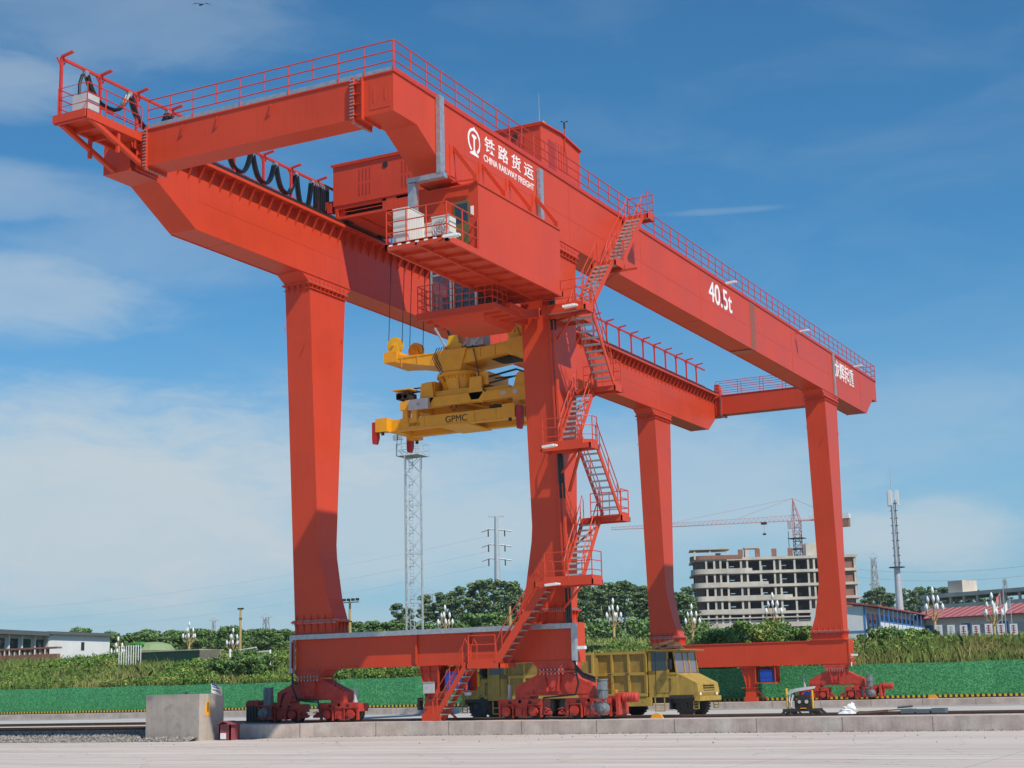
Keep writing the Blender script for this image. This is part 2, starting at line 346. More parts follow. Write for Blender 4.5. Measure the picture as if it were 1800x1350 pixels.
# road slab with joints
def road_mat():
    m = CONC.copy(); m.name = 'road_slabs'; t = m.node_tree; b = t.nodes['Principled BSDF']
    src = b.inputs['Base Color'].links[0].from_socket
    c = nd(t, 'ShaderNodeTexCoord'); s = nd(t, 'ShaderNodeSeparateXYZ'); t.links.new(c.outputs['Object'], s.inputs[0])
    def jn(ax, step, wd, off=0.0): return mth(t, 'LESS_THAN', mth(t, 'FRACT', mth(t, 'ADD', mth(t, 'DIVIDE', s.outputs[ax], step), off)), wd / step)
    j = mth(t, 'MAXIMUM', jn(1, 4.5, 0.035, .35), jn(0, 5.0, 0.03, .1))
    mp = nd(t, 'ShaderNodeMapping'); mp.inputs['Scale'].default_value = (0.06, 1.5, 1); t.links.new(c.outputs['Object'], mp.inputs[0])
    st = noise(t, mp.outputs[0], 1.2, 5, 0.6)
    rr = nd(t, 'ShaderNodeMapRange'); t.links.new(st, rr.inputs['Value']); rr.inputs['From Min'].default_value = 0.35; rr.inputs['From Max'].default_value = 0.7; rr.inputs['To Min'].default_value = 1.10; rr.inputs['To Max'].default_value = 0.84
    vo = nd(t, 'ShaderNodeTexVoronoi', feature='DISTANCE_TO_EDGE'); vo.inputs['Scale'].default_value = 0.22; vo.inputs['Randomness'].default_value = 1.0
    dn = nd(t, 'ShaderNodeTexNoise'); dn.inputs['Scale'].default_value = 1.5; dn.inputs['Detail'].default_value = 6; t.links.new(c.outputs['Object'], dn.inputs['Vector'])
    av = nd(t, 'ShaderNodeVectorMath', operation='ADD'); t.links.new(c.outputs['Object'], av.inputs[0]); t.links.new(dn.outputs['Color'], av.inputs[1]); t.links.new(av.outputs[0], vo.inputs['Vector'])
    ck = mth(t, 'MULTIPLY', mth(t, 'LESS_THAN', vo.outputs['Distance'], 0.004), 0.28)
    mp2 = nd(t, 'ShaderNodeMapping'); mp2.inputs['Scale'].default_value = (0.035, 2.4, 1); mp2.inputs['Rotation'].default_value = (0, 0, 0.05); t.links.new(c.outputs['Object'], mp2.inputs[0])
    ty = nd(t, 'ShaderNodeMapRange'); t.links.new(noise(t, mp2.outputs[0], 1.7, 3, 0.6), ty.inputs['Value']); ty.inputs['From Min'].default_value = 0.58; ty.inputs['From Max'].default_value = 0.66; ty.inputs['To Max'].default_value = 0.22
    sn = nd(t, 'ShaderNodeMapRange'); t.links.new(noise(t, c.outputs['Object'], 0.9, 5, 0.7), sn.inputs['Value']); sn.inputs['From Min'].default_value = 0.62; sn.inputs['From Max'].default_value = 0.72; sn.inputs['To Max'].default_value = 0.2
    k = mth(t, 'MULTIPLY', rr.outputs[0], mth(t, 'SUBTRACT', 1.0, mth(t, 'ADD', mth(t, 'ADD', mth(t, 'MULTIPLY', j, 0.4), ck), mth(t, 'ADD', ty.outputs[0], sn.outputs[0]))))
    vm = nd(t, 'ShaderNodeVectorMath', operation='SCALE'); t.links.new(src, vm.inputs[0]); t.links.new(k, vm.inputs['Scale']); t.links.new(vm.outputs[0], b.inputs['Base Color'])
    return m
sheet('road', -400, 400, -300, -1.0, Zr, road_mat())
b = MB()
for x0, x1, y in ((-21.5, -9.5, -18.0), (-1.0, 9.0, -16.2), (16, 30, -17.2)): b.add([(x0, y, Zr + .004), (x1, y, Zr + .004), (x1, y + .14, Zr + .004), (x0, y + .14, Zr + .004)], [(0, 1, 2, 3)])
tag(b.build('road_marking', WHITE), kind='structure')
sheet('middle_yard', -400, 400, 1.6, 38.5, Zr + 0.05, CONC2)
# near kerb carrying the front crane rail
EDGE = [(-13.4, -4.3), (-10, -2.9), (-6, -2.0), (0, -1.65), (8, -1.5), (30, -1.4), (300, -1.4)]
b = MB(); n = len(EDGE)
for x, y in EDGE: b.v += [(x, y, Zr - .02), (x, y, 0.0 + (0.04 if x < -5 else 0)), (x, 1.6, 0.0), (x, 1.6, Zr - .02)]
for i in range(n - 1):
    for k in range(3): b.f.append((4 * i + k, 4 * i + 4 + k, 4 * i + 5 + k, 4 * i + 1 + k))
b.f.append((0, 1, 2, 3))
def joint_mat():
    m = KERB.copy(); m.name = 'kerb_with_joints'; t = m.node_tree; bs = t.nodes['Principled BSDF']; src = bs.inputs['Base Color'].links[0].from_socket
    c = nd(t, 'ShaderNodeTexCoord'); s = nd(t, 'ShaderNodeSeparateXYZ'); t.links.new(c.outputs['Object'], s.inputs[0])
    j = mth(t, 'LESS_THAN', mth(t, 'FRACT', mth(t, 'DIVIDE', mth(t, 'ADD', s.outputs[0], 100.45), 3.1)), 0.012)
    vm = nd(t, 'ShaderNodeVectorMath', operation='SCALE'); t.links.new(src, vm.inputs[0]); t.links.new(mth(t, 'SUBTRACT', 1.0, mth(t, 'MULTIPLY', j, 0.55)), vm.inputs['Scale']); t.links.new(vm.outputs[0], bs.inputs['Base Color'])
    return m
KJ = joint_mat()
tag(b.build('kerb', KJ), kind='structure')
# far kerb
b = MB(); b.box(-300, 300, 38.5, 44.9, Zr - .02, 0.0); tag(b.build('far_kerb', KJ), kind='structure')
b = MB(); b.box(-300, 300, 38.1, 38.5, Zr - .02, Zr + 0.12); tag(b.build('far_kerb_foot', CONC2), kind='structure')
b = MB(); b.add([(-300, 43.9, .004), (300, 43.9, .004), (300, 44.85, .004), (-300, 44.85, .004)], [(0, 1, 2, 3)]); b.box(-300, 300, 44.72, 44.86, 0.005, 0.17)
tag(b.build('hazard_strip', HAZ), kind='structure')
# ballast left of the stop block
b = MB()
xs = np.linspace(-80, -13.45, 90); prof = [(-6.6, Zr - .01), (-5.6, -0.33), (-4.7, -0.2), (-3.0, -0.17), (1.0, -0.2), (1.7, -.45)]
for x in xs:
    for (y, z) in prof: b.v.append((x, y + rng.normal(0, .05), z + rng.normal(0, .025) * (z > -.44)))
m_ = len(prof)
for i in range(len(xs) - 1):
    for k in range(m_ - 1): b.f.append((i * m_ + k, (i + 1) * m_ + k, (i + 1) * m_ + k + 1, i * m_ + k + 1))
tag(b.build('ballast_bed', GRAV), kind='structure')
b = MB()
for i in range(5200):
    x = rng.uniform(-30, -13.6); y = rng.uniform(-6.7, -3.9); z = np.interp(y, [-6.6, -5.6, -4.7, -3.0], [-.5, -.33, -.2, -.17]); s_ = rng.uniform(.03, .085)
    v = rng.normal(0, 1, (6, 3)); v = np.array([[1, 0, 0], [-1, 0, 0], [0, 1, 0], [0, -1, 0], [0, 0, 1], [0, 0, -1]]) * rng.uniform(.6, 1.2, (6, 1)) * s_ + np.array([x, y, z + s_ * .3])
    b.add(v.tolist(), [(0, 2, 4), (2, 1, 4), (1, 3, 4), (3, 0, 4), (2, 0, 5), (1, 2, 5), (3, 1, 5), (0, 3, 5)])
tag(b.build('ballast_stones', GRAV), 'loose grey crushed stones piled along the track left of the concrete block', 'gravel', kind='stuff')

b = MB()
for i in range(1500):
    x = rng.uniform(-13, 34); ye = np.interp(x, [q[0] for q in EDGE], [q[1] for q in EDGE]); y = ye - abs(rng.normal(0, .16)) - .01 if rng.random() < .93 else ye - rng.uniform(0, 9); s_ = rng.uniform(.012, .04)
    b.add([(x - s_, y, Zr), (x + s_ * .6, y - s_, Zr), (x + s_ * .5, y + s_, Zr), (x, y, Zr + s_ * 1.3)], [(0, 1, 3), (1, 2, 3), (2, 0, 3)])
tag(b.build('loose_grit', GRAV), 'scattered grit and small stones along the foot of the near kerb', 'grit', kind='stuff')
def rail_line(name, x0, x1, y, z, m, label, h=0.14):
    b = MB(); w = 0.035
    b.prism([(y - .07, z - h), (y + .07, z - h), (y + .07, z - h + .02), (y + .012, z - h + .035), (y + .012, z - .04), (y + w, z - .035), (y + w, z), (y - w, z), (y - w, z - .035), (y - .012, z - .04), (y - .012, z - h + .035), (y - .07, z - h + .02)], 0, x0, x1)
    return tag(b.build(name, m, loc=(0, y, z)), label, 'rail')
rail_line('crane_rail', -13.3, 300, 0.5, 0.06, WHEEL, 'steel crane rail on top of the near concrete kerb', h=.055)
rail_line('crane_rail', -300, 300, 40.74, 0.06, WHEEL, 'steel crane rail on the far kerb in front of the green mat wall', h=.055)
rail_line('track_rail', -200, -13.5, -3.7, 0.0, RUST, 'front rusty track rail ending at the left side of the concrete block', h=.17)
rail_line('track_rail', -200, -13.5, -1.9, 0.0, RUST, 'rear rusty track rail ending behind the concrete block', h=.17)
rail_line('track_rail', -2.0, 200, 17.2, Zr + .22, RUST, 'front rusty rail of the yard track right of the yellow dump truck', h=.17)
rail_line('track_rail', -200, 200, 19.0, Zr + .22, RUST, 'rear rusty rail of the yard track passing under the yellow dump trucks', h=.17)

# terrain behind the mat wall
def terr(x, y):
    t = min(1.0, max(0.0, (y - 45.3) / 11.0)); z = 2.05 + (1.25 + 0.75 * min(1, max(0, (-20 - x) / 25))) * (t * t * (3 - 2 * t))
    if y > 56: z += (2.6 if x < -30 else 2.1) * min(1.0, (y - 56) / 70.0)
    if y > 150: z += 5.0 * min(1.0, (y - 150) / 170.0)
    z += 0.25 * math.sin(x * 0.21 + 1.3) * math.sin(y * 0.17) * t
    return z
b = MB(); xs = np.concatenate([[-3000, -900, -400], np.linspace(-200, 160, 121), [400, 900, 3000]]); ys = np.concatenate([np.linspace(45.15, 60, 16), [66, 75, 90, 110, 140, 180, 240, 320, 450, 800, 3000]])
for y in ys:
    for x in xs: b.v.append((x, y, terr(x, y)))
nx = len(xs)
for j in range(len(ys) - 1):
    for i in range(nx - 1): b.f.append((j * nx + i, j * nx + i + 1, (j + 1) * nx + i + 1, (j + 1) * nx + i))
tag(b.build('hillside', SOIL, smooth=True), kind='structure')
# green mat wall
b = MB(); N_ = 200; xs = np.linspace(-200, 200, N_ + 1)
for x in xs:
    wv = 0.06 * math.sin(x * 1.7) + 0.04 * math.sin(x * 4.1); tp = 2.17 + 0.03 * math.sin(x * .9) + 0.02 * math.sin(x * 3.3) - (0.1 if x < -40 else 0)
    b.v += [(x, 44.92 + wv, 0.0), (x, 44.92 + wv * .5, tp), (x, 45.25, tp), (x, 45.25, 0.0)]
for i in range(N_):
    for k in range(3): b.f.append((4 * i + k, 4 * i + 4 + k, 4 * i + 5 + k, 4 * i + 1 + k))
tag(b.build('retaining_wall', TURF, loc=(0, 45, 0)), 'long low wall behind the crane covered in green artificial grass matting', 'wall')

# =================================================================== CRANE
CR = empty('gantry_crane', (-6.5, 20.1, 0.0), 'huge red rail mounted gantry crane with two box girders, four legs and a zigzag stair', 'gantry crane')
YS = 40.239   # second leg line
def P(mb, name, m, parent=CR, label=None, smooth=None):
    o = mb.build(name, m, parent, smooth)
    if label: o['label'] = label
    return o
ZT = 22.24; ZB = 19.5; ZTb = 20.81; YN = -12.6; YF = 53.1
G2 = [0]; 
gprof = [(YN, ZT), (YN, ZTb), (-11.05, ZTb), (-8.7, ZB), (49.95, ZB), (51.97, ZTb), (YF, ZTb), (YF, ZT)]
def girder(x0, x1, inner):
    b = MB(); b.prism(gprof, 0, x0, x1)
    b.box(x0 - .05, x1 + .05, YN - .04, YF + .04, ZT, ZT + .05)
    # weld seams / lower lips
    b.box(x0 - .03, x0 + .0, -8.6, 49.9, ZB - .03, ZB + .03); b.box(x1, x1 + .03, -8.6, 49.9, ZB - .03, ZB + .03)
    yy_ = -6.4
    while yy_ < 49: b.box(x0 - .008, x0, yy_, yy_ + .03, ZB + .02, ZT - .1); b.box(x1, x1 + .008, yy_, yy_ + .03, ZB + .02, ZT - .1); b.box(x0 + .02, x1 - .02, yy_, yy_ + .03, ZB - .008, ZB); yy_ += 7.85
    b.box(x1, x1 + .006, -8.5, 49.8, 20.68, 20.70)
    g = P(b, 'girder', RED)
    # trolley runway: widened flange with triangular gussets on the inner face
    f = MB(); sgn = 1 if inner > 0 else -1; xf = x1 if sgn > 0 else x0
    xa, xb = sorted((xf + sgn * .001, xf + sgn * .38)); f.box(xa, xb, -10.4, 51.3, ZT - .08, ZT + .052)
    y = -9.9
    while y < 51.0:
        f.add([(xf, y - .012, ZT - .09), (xf + sgn * .36, y - .012, ZT - .09), (xf, y - .012, ZT - .85), (xf, y + .012, ZT - .09), (xf + sgn * .36, y + .012, ZT - .09), (xf, y + .012, ZT - .85)], [(0, 1, 2), (5, 4, 3), (0, 3, 4, 1), (1, 4, 5, 2)])
        y += .66
    P(f, 'runway_flange', RED, g)
    r = MB(); xc = xf + sgn * .30; r.box(xc - .04, xc + .04, -10.2, 51.0, ZT + .055, ZT + .19); P(r, 'runway_rail', BLACK, g)
    return g
g1 = girder(-13.016, -11.7, +1); g2 = girder(-1.316, 0.0, -1)
# splice plate rows on the right girder
b = MB(); b.box(.002, .012, 25.15, 25.95, ZB + .08, ZT - .06)
for k in range(22): z = ZB + .16 + k * .115; b.box(.012, .03, 25.2, 25.9, z, z + .045)
P(b, 'splice_plate', mat('splice_steel', (0.36, 0.13, 0.09, 1), .6, var=.2, scale=9), g2)
b = MB(); b.box(-1.28, -.04, 25.15, 25.95, ZB - .045, ZB - .035); P(b, 'splice_plate', MATS['splice_steel'], g2)
# lettering
text('铁 路 货 运', .62, LET, g2, (0.0, -6.02, 21.40), 'x+', width=4.15, bold=0.010, label='white Chinese lettering on the girder side')
text('CHINA RAILWAY FREIGHT', .27, LET, g2, (0.0, -6.1, 20.98), 'x+', width=4.25, bold=0.012, label='white English lettering on the girder side')
text('40.5t', 1.12, LET, g2, (0.0, 18.5, 20.85), 'x+', width=3.6, bold=0.012, label='white load rating 40.5t')
text('龙辉起重', 1.22, LET, g2, (0.0, 42.35, 20.80), 'x+', width=4.6, bold=0.012, label='white Chinese maker lettering near the far end')
b = MB(); cy_, cz_, ro, ri = -6.85, 21.52, .50, .39
pts = []; K = 30; a0 = math.radians(-62); a1 = math.radians(242)
vo = []
for k in range(K + 1):
    a = a0 + (a1 - a0) * k / K; bu_ = 0.07 if abs(a - math.pi / 2) < .12 else 0
    vo.append((cy_ + (ro + bu_) * math.cos(a), cz_ + (ro + bu_) * math.sin(a), cy_ + ri * math.cos(a), cz_ + ri * math.sin(a)))
for i in range(K):
    p, q = vo[i], vo[i + 1]
    o_ = len(b.v); b.v += [(.008, p[0], p[1]), (.008, q[0], q[1]), (.008, q[2], q[3]), (.008, p[2], p[3])]; b.f.append((o_, o_ + 1, o_ + 2, o_ + 3))
rp = [(.17, .14), (.19, .20), (.12, .24), (-.12, .24), (-.19, .20), (-.17, .14), (-.06, .09), (-.045, -.32), (-.10, -.42), (-.33, -.50), (-.33, -.57), (.33, -.57), (.33, -.50), (.10, -.42), (.045, -.32), (.06, .09)]
b.prism([(cy_ + u, cz_ + v) for u, v in rp], 0, .003, .009)
P(b, 'railway_emblem', LET, g2)
# girder top guard rails and walkways
b = MB(); railing(b, [(.02, YN + .05, ZT + .05), (.02, YF - .05, ZT + .05)], 1.12, 3, 1.08); g = P(b, 'guard_rail', RED2, g2)
b = MB(); railing(b, [(-1.25, YF - .1, ZT + .05), (.02, YF - .1, ZT + .05)], 1.12, 3, .65); P(b, 'guard_rail', RED2, g2)
b = MB(); b.box(.04, .055, YN + .1, YF - .1, ZT + .05, ZT + .17); P(b, 'toe_board', RED2, g2)
b = MB(); railing(b, [(-13.0, YN, ZT + .05), (-13.0, YF, ZT + .05)], 1.1, 3, 2.2, half=False); P(b, 'guard_rail', RED2, g1)
# tie beams
def tie(y0, y1, xa, xb, near):
    b = MB(); b.box(xa, xb, y0, y1, ZTb, ZT - .02); b.box(xa, xb, y0 - .04, y1 + .04, ZT - .02, ZT + .03)
    t = P(b, 'tie_beam', RED)
    f = MB()
    for x in (xa, xb):
        s_ = -1 if x == xa else 1
        f.box(x - .05, x + .05, y0 - .12, y1 + .12, ZTb - .12, ZT + .06)
        f.box(x + s_ * .05, x + s_ * .42, y0 + .02, y1 - .02, ZTb + .02, ZT - .03)
        for k in range(4):
            z = ZTb + .1 + k * .38; f.box(x + s_ * .05, x + s_ * .40, y0 - .1, y0 + .02, z, z + .02)
        f.box(x + s_ * .38, x + s_ * .42, y0 - .12, y1 + .12, ZTb - .1, ZT); f.cut()
    f.split('joint_flange', RED, t)
    d = MB()
    for x in (xa, xb):
        for k in range(12): d.cbox((x, y0 - .13, ZTb + k * .125), (.16, .04, .035))
        for k in range(7): d.cbox((x, y0 + k * .15, ZTb - .13), (.14, .035, .04))
    P(d, 'flange_bolts', GALV, t)
    return t
t1 = tie(-12.6, -11.6, -10.9, -1.62, True)
t2 = tie(51.5, 52.5, -11.2, -1.5, False)
b = MB()
for x in (-9.2, -7.6, -5.2): b.bar((x, -12.6, 22.1), (x + .1, -12.74, 22.0), .04); b.bar((x + .1, -12.74, 22.0), (x, -12.62, 21.7), .04); b.cut()
b.split('lifting_hook', RED, t1)
b = MB(); railing(b, [(-10.9, -12.58, ZT + .03), (-1.2, -12.58, ZT + .03), (0, -12.58, ZT + .03)], 1.14, 3, 1.1); P(b, 'guard_rail', RED2, t1)
b = MB(); b.box(-11.0, -.02, -12.57, -12.55, ZT + .05, ZT + .22); P(b, 'toe_board', GALV, t1)
b = MB(); b.box(-11.6, -.05, -12.4, -11.8, ZT + .055, ZT + .075); P(b, 'walkway_grating', GALV, t1)
b = MB(); railing(b, [(-11.6, 52.4, ZT), (-1.3, 52.4, ZT)], 1.1, 3, 1.6, half=False); railing(b, [(-11.6, 51.6, ZT), (-1.3, 51.6, ZT)], 1.1, 3, 1.6, half=False); P(b, 'guard_rail', RED2, t2)
b = MB(); b.loft([(ZTb - .1, -11.75, -11.3, 51.6, 52.4), (ZT, -11.75, -11.3, 51.6, 52.4), (23.15, -11.75, -11.45, 51.7, 52.2)]); P(b, 'end_stop', RED, g1)
b = MB(); b.box(-.95, -.12, YN - .012, YN, 21.0, 22.0); b.box(-.80, -.77, YN - .03, YN - .012, 21.25, 21.75); b.box(-.34, -.31, YN - .03, YN - .012, 21.3, 21.7); P(b, 'access_hatch', RED, g2)
# forward platform on the left girder
PF = MB(); PF.box(-12.55, -11.1, -15.7, -12.62, 21.92, 22.05)
for y in (-15.66, -14.7, -13.7): PF.box(-12.55, -11.1, y - .04, y + .04, 21.72, 21.92)
PF.box(-12.6, -12.5, -15.7, -12.6, 21.78, 22.08); PF.box(-11.14, -11.04, -15.7, -12.6, 21.78, 22.08); PF.box(-12.6, -11.04, -15.76, -15.66, 21.78, 22.08)
pf = P(PF, 'end_platform', RED)
b = MB()
for x in (-12.5, -11.15): b.bar((x, -15.4, 21.85), (x, -12.6, ZTb + .1), .16, .16); b.bar((x, -13.9, 21.8), (x, -13.9, 21.0), .12, .12); b.cut()
b.split('brace', RED, pf)
b = MB(); railing(b, [(-12.5, -12.7, 22.05), (-12.5, -15.6, 22.05), (-11.1, -15.6, 22.05), (-11.1, -12.7, 22.05)], 1.1, 3, 1.0, half=False); P(b, 'guard_rail', RED2, pf)
b = MB(); b.box(-12.2, -11.45, -15.2, -14.6, 22.06, 22.95); P(b, 'junction_cabinet', GREYBOX, pf)
# festoon track and posts
FX = -12.55; FZ = 24.45
b = MB(); b.box(FX - .05, FX + .05, -15.5, 52.0, FZ - .08, FZ + .02); ft = P(b, 'festoon_track', RED2)
b = MB()
y = -15.45; k = 0
while y < 50.5:
    b.bar((FX, y, 22.05 if y < -12 else ZT), (FX, y, FZ - .08), .10, .10); b.bar((FX, y, FZ + .04), (FX + .55, y, FZ + .12), .10, .08); b.bar((FX, y + .25, FZ - .06), (FX, y, FZ - .35), .05); b.bar((FX, y - .25, FZ - .06), (FX, y, FZ - .35), .05)
    y += 2.05; b.cut()
b.split('festoon_post', RED2, ft)
b = MB(); c = MB()
ys_ = [-14.2, -11.8, -9.5, -7.6, -5.8, -4.0, -2.3, -.75, .55]
for i, (ya, yb) in enumerate(zip(ys_[:-1], ys_[1:])):
    drop = 1.02 if i > 0 else .92
    if yb > .4: drop = 1.4
    for off in (-.07, .07):
        pts = [];
        for k in range(17):
            t = k / 16; y_ = ya + .07 + (yb - ya - .14) * t; dd = drop * (1 - abs(2 * t - 1) ** 2.8)
            pts.append((FX + off, y_, FZ - .22 - dd))
        b.tube(pts, .07, 5)
    b.cut()
for y_ in ys_: c.box(FX - .09, FX + .09, y_ - .09, y_ + .09, FZ - .30, FZ - .08); c.cut()
for k in range(7):
    y_ = .8 + k * .16
    for off in (-.05, .05): b.tube([(FX + off, y_ - .04, FZ - .2), (FX + off, y_ - .05, FZ - 1.5), (FX + off, y_, FZ - 1.7), (FX + off, y_ + .05, FZ - 1.5), (FX + off, y_ + .04, FZ - .2)], .035, 5)
    b.cut(); c.cut(); c.box(FX - .09, FX + .09, y_ - .03, y_ + .03, FZ - .28, FZ - .08)
b.tube([(FX, -14.22, FZ - .22), (FX, -14.38, FZ - .3), (FX, -14.5, FZ - .7), (FX + .1, -14.6, 23.2), (-12.0, -14.8, 22.94)], .06, 6)
b.split('festoon_cable', CABLE, ft, True); c.split('cable_carrier', GALV, ft)

# ---- legs
def leg(x0, x1, y, flare):
    """x0..x1 width; flare = -1 / +1 side on which the foot widens"""
    yy = lambda z: (y + np.interp(z, [4.27, 7.4, 19.0], [0.0, -.18, -.85]), y + np.interp(z, [4.27, 7.4, 19.0], [1.02, 1.24, 1.98]))
    fx = lambda z: np.interp(z, [4.27, 5.2, 7.0, 7.6], [.75, .42, .06, 0])
    secs = []
    for z in (4.27, 5.2, 6.2, 7.0, 7.6, 10, 13, 16, 19.05):
        a, c_ = yy(z); e = fx(z); secs.append((z, x0 - (e if flare < 0 else 0), x1 + (e if flare > 0 else 0), a, c_))
    b = MB(); b.loft(secs); L_ = P(b, 'leg', RED)
    # corner lips
    s = MB()
    for zz in (4.27,): pass
    xa, xb = secs[0][1], secs[0][2]
    s.box(xa - .12, xb + .12, y - .14, y + 1.16, 4.21, 4.27); s.box(xa - .10, xb + .10, y - .10, y + 1.12, 3.71, 3.74)
    s.loft([(3.74, xa, xb, y + .0, y + 1.0), (4.21, xa, xb, y + .0, y + 1.0)])
    nrib = 6
    for k in range(nrib):
        x = xa + .12 + (xb - xa - .24) * k / (nrib - 1); s.prism([(y - .13, 4.21), (y, 3.76), (y, 4.21)], 0, x - .012, x + .012); s.prism([(y - .12, 4.27), (y, 4.62), (y, 4.27)], 0, x - .012, x + .012)
    for xs_, sg in ((xa, -1), (xb, 1)):
        for k in range(4):
            yk = y + .1 + k * .27; s.prism([(xs_, 4.21), (xs_ + sg * .11, 4.21), (xs_, 3.76)], 1, yk - .012, yk + .012)
    P(s, 'foot_collar', RED, L_)
    d = MB()
    for k in range(26):
        x = xa - .06 + (xb - xa + .12) * k / 25
        for zz in (4.30, 4.185): d.cbox((x, y - .08, zz), (.035, .035, .05))
    for k in range(12):
        for xs_ in (xa - .07, xb + .07): d.cbox((xs_, y + k * .09, 4.30), (.035, .035, .05))
    P(d, 'flange_bolts', GALV, L_)
    a, c_ = yy(19.05)
    t = MB(); t.box(x0 - .1, x1 + .1, a - .1, c_ + .12, 19.05, 19.12); t.box(x0 - .06, x1 + .06, a - .04, c_ + .06, 18.85, 18.88)
    t.loft([(19.12, x0, x1, a, c_), (19.49, x0, x1, y - 1.5, y + 2.5)])
    for k in range(9):
        yk = a + .15 + (c_ - a - .3) * k / 8
        t.prism([(x1, 19.05), (x1 + .1, 19.05), (x1, 18.7)], 1, yk - .012, yk + .012); t.prism([(x1, 19.12), (x1 + .1, 19.12), (x1, 19.42)], 1, yk - .012, yk + .012)
    for k in range(4):
        x = x0 + .2 + (x1 - x0 - .4) * k / 3; t.prism([(a, 19.05), (a - .1, 19.05), (a, 18.7)], 0, x - .012, x + .012)
    P(t, 'capital', RED, L_)
    d = MB()
    for k in range(14): d.cbox((x0 + (x1 - x0) * k / 13, a - .06, 19.15), (.03, .03, .05))
    for k in range(20): d.cbox((x1 + .06, a + (c_ - a) * k / 19, 19.15), (.03, .03, .05))
    P(d, 'flange_bolts', GALV, L_)
    h = MB()
    for (xx, yh, zz) in ((x0 - .05, a + .1, 17.2), (x1 + .03, a - .03, 16.9), (x1 + .05, c_ - .3, 17.0)):
        h.tube([(xx, yh, zz), (xx + .06, yh - .1, zz + .02), (xx + .04, yh - .12, zz - .1), (xx, yh, zz - .12)], .015, 5); h.cut()
    h.split('lifting_lug', RED, L_)
    return L_
LA = leg(-13.016, -11.7, 0, +1); LB = leg(-1.316, 0.0, 0, -1); LC = leg(-13.016, -11.7, YS, +1); LD = leg(-1.316, 0.0, YS, -1)

# ---- sill beams
def sill(y):
    b = MB(); b.box(-12.87, .224, y, y + 1.0, 2.26, 3.70); b.box(-12.92, .27, y - .05, y + 1.05, 3.66, 3.71); b.box(-12.92, .27, y - .04, y + 1.04, 2.23, 2.27)
    b.box(-12.93, -12.87, y - .04, y + 1.04, 2.2, 3.74); b.box(.224, .29, y - .04, y + 1.04, 2.2, 3.74)
    return P(b, 'sill_beam', RED)
s1 = sill(0); s2 = sill(YS)
b = MB(); b.box(-13.12, .30, -.27, -.055, 3.50, 3.70); b.box(.30, .47, -.27, -.06, 2.25, 3.70); b.box(-13.12, -12.95, -.27, -.06, 2.1, 3.5)
P(b, 'cable_tray', GALV, s1)
b = MB()
for x in (-6.85, -4.35): b.box(x - .05, x + .03, -.12, -.06, 2.3, 3.5)
b.box(.30, .42, -.05, .3, 1.9, 3.5); b.box(-13.0, -12.95, -.3, -.2, 2.3, 3.4)
P(b, 'conduit', RED, s1)
b = MB()
for off in (0, .07): b.tube([(-12.98 - off * .3, -.2, 2.15), (-13.0, -.22, 1.5 + off), (-12.75, -.2, .95 + off), (-12.1, -.15, .88 + off), (-11.7, -.15, .85 + off), (-11.6, -.1, .2)], .035, 6)
b.cut(); b.tube([(-13.1, -.1, 2.1), (-13.0, -.15, 1.75), (-12.9, 0, 1.6)], .05, 6); b.cut(); b.tube([(-13.4, .2, 1.35), (-13.7, .1, 1.2), (-13.85, .1, .7), (-14.1, .1, .6)], .04, 6); b.cut()
b.tube([(-10.9, .2, 2.2), (-11.0, .2, 2.0), (-11.05, .2, 1.5)], .02, 5); b.cut()
for off in (0, .08, .15):
    b.tube([(.38 - off * .4, -.2, 2.3), (.45, -.22, 1.9 + off), (.75, -.25, 1.6 + off), (1.25, -.2, 1.42 + off)], .04, 6)
b.cut(); b.tube([(.42, -.25, 1.95), (.55, -.25, 1.4), (.4, -.25, .95), (-1.0, -.2, .85), (-1.05, -.2, .2)], .04, 6)
b.split('power_cable', CABLE, s1, True)

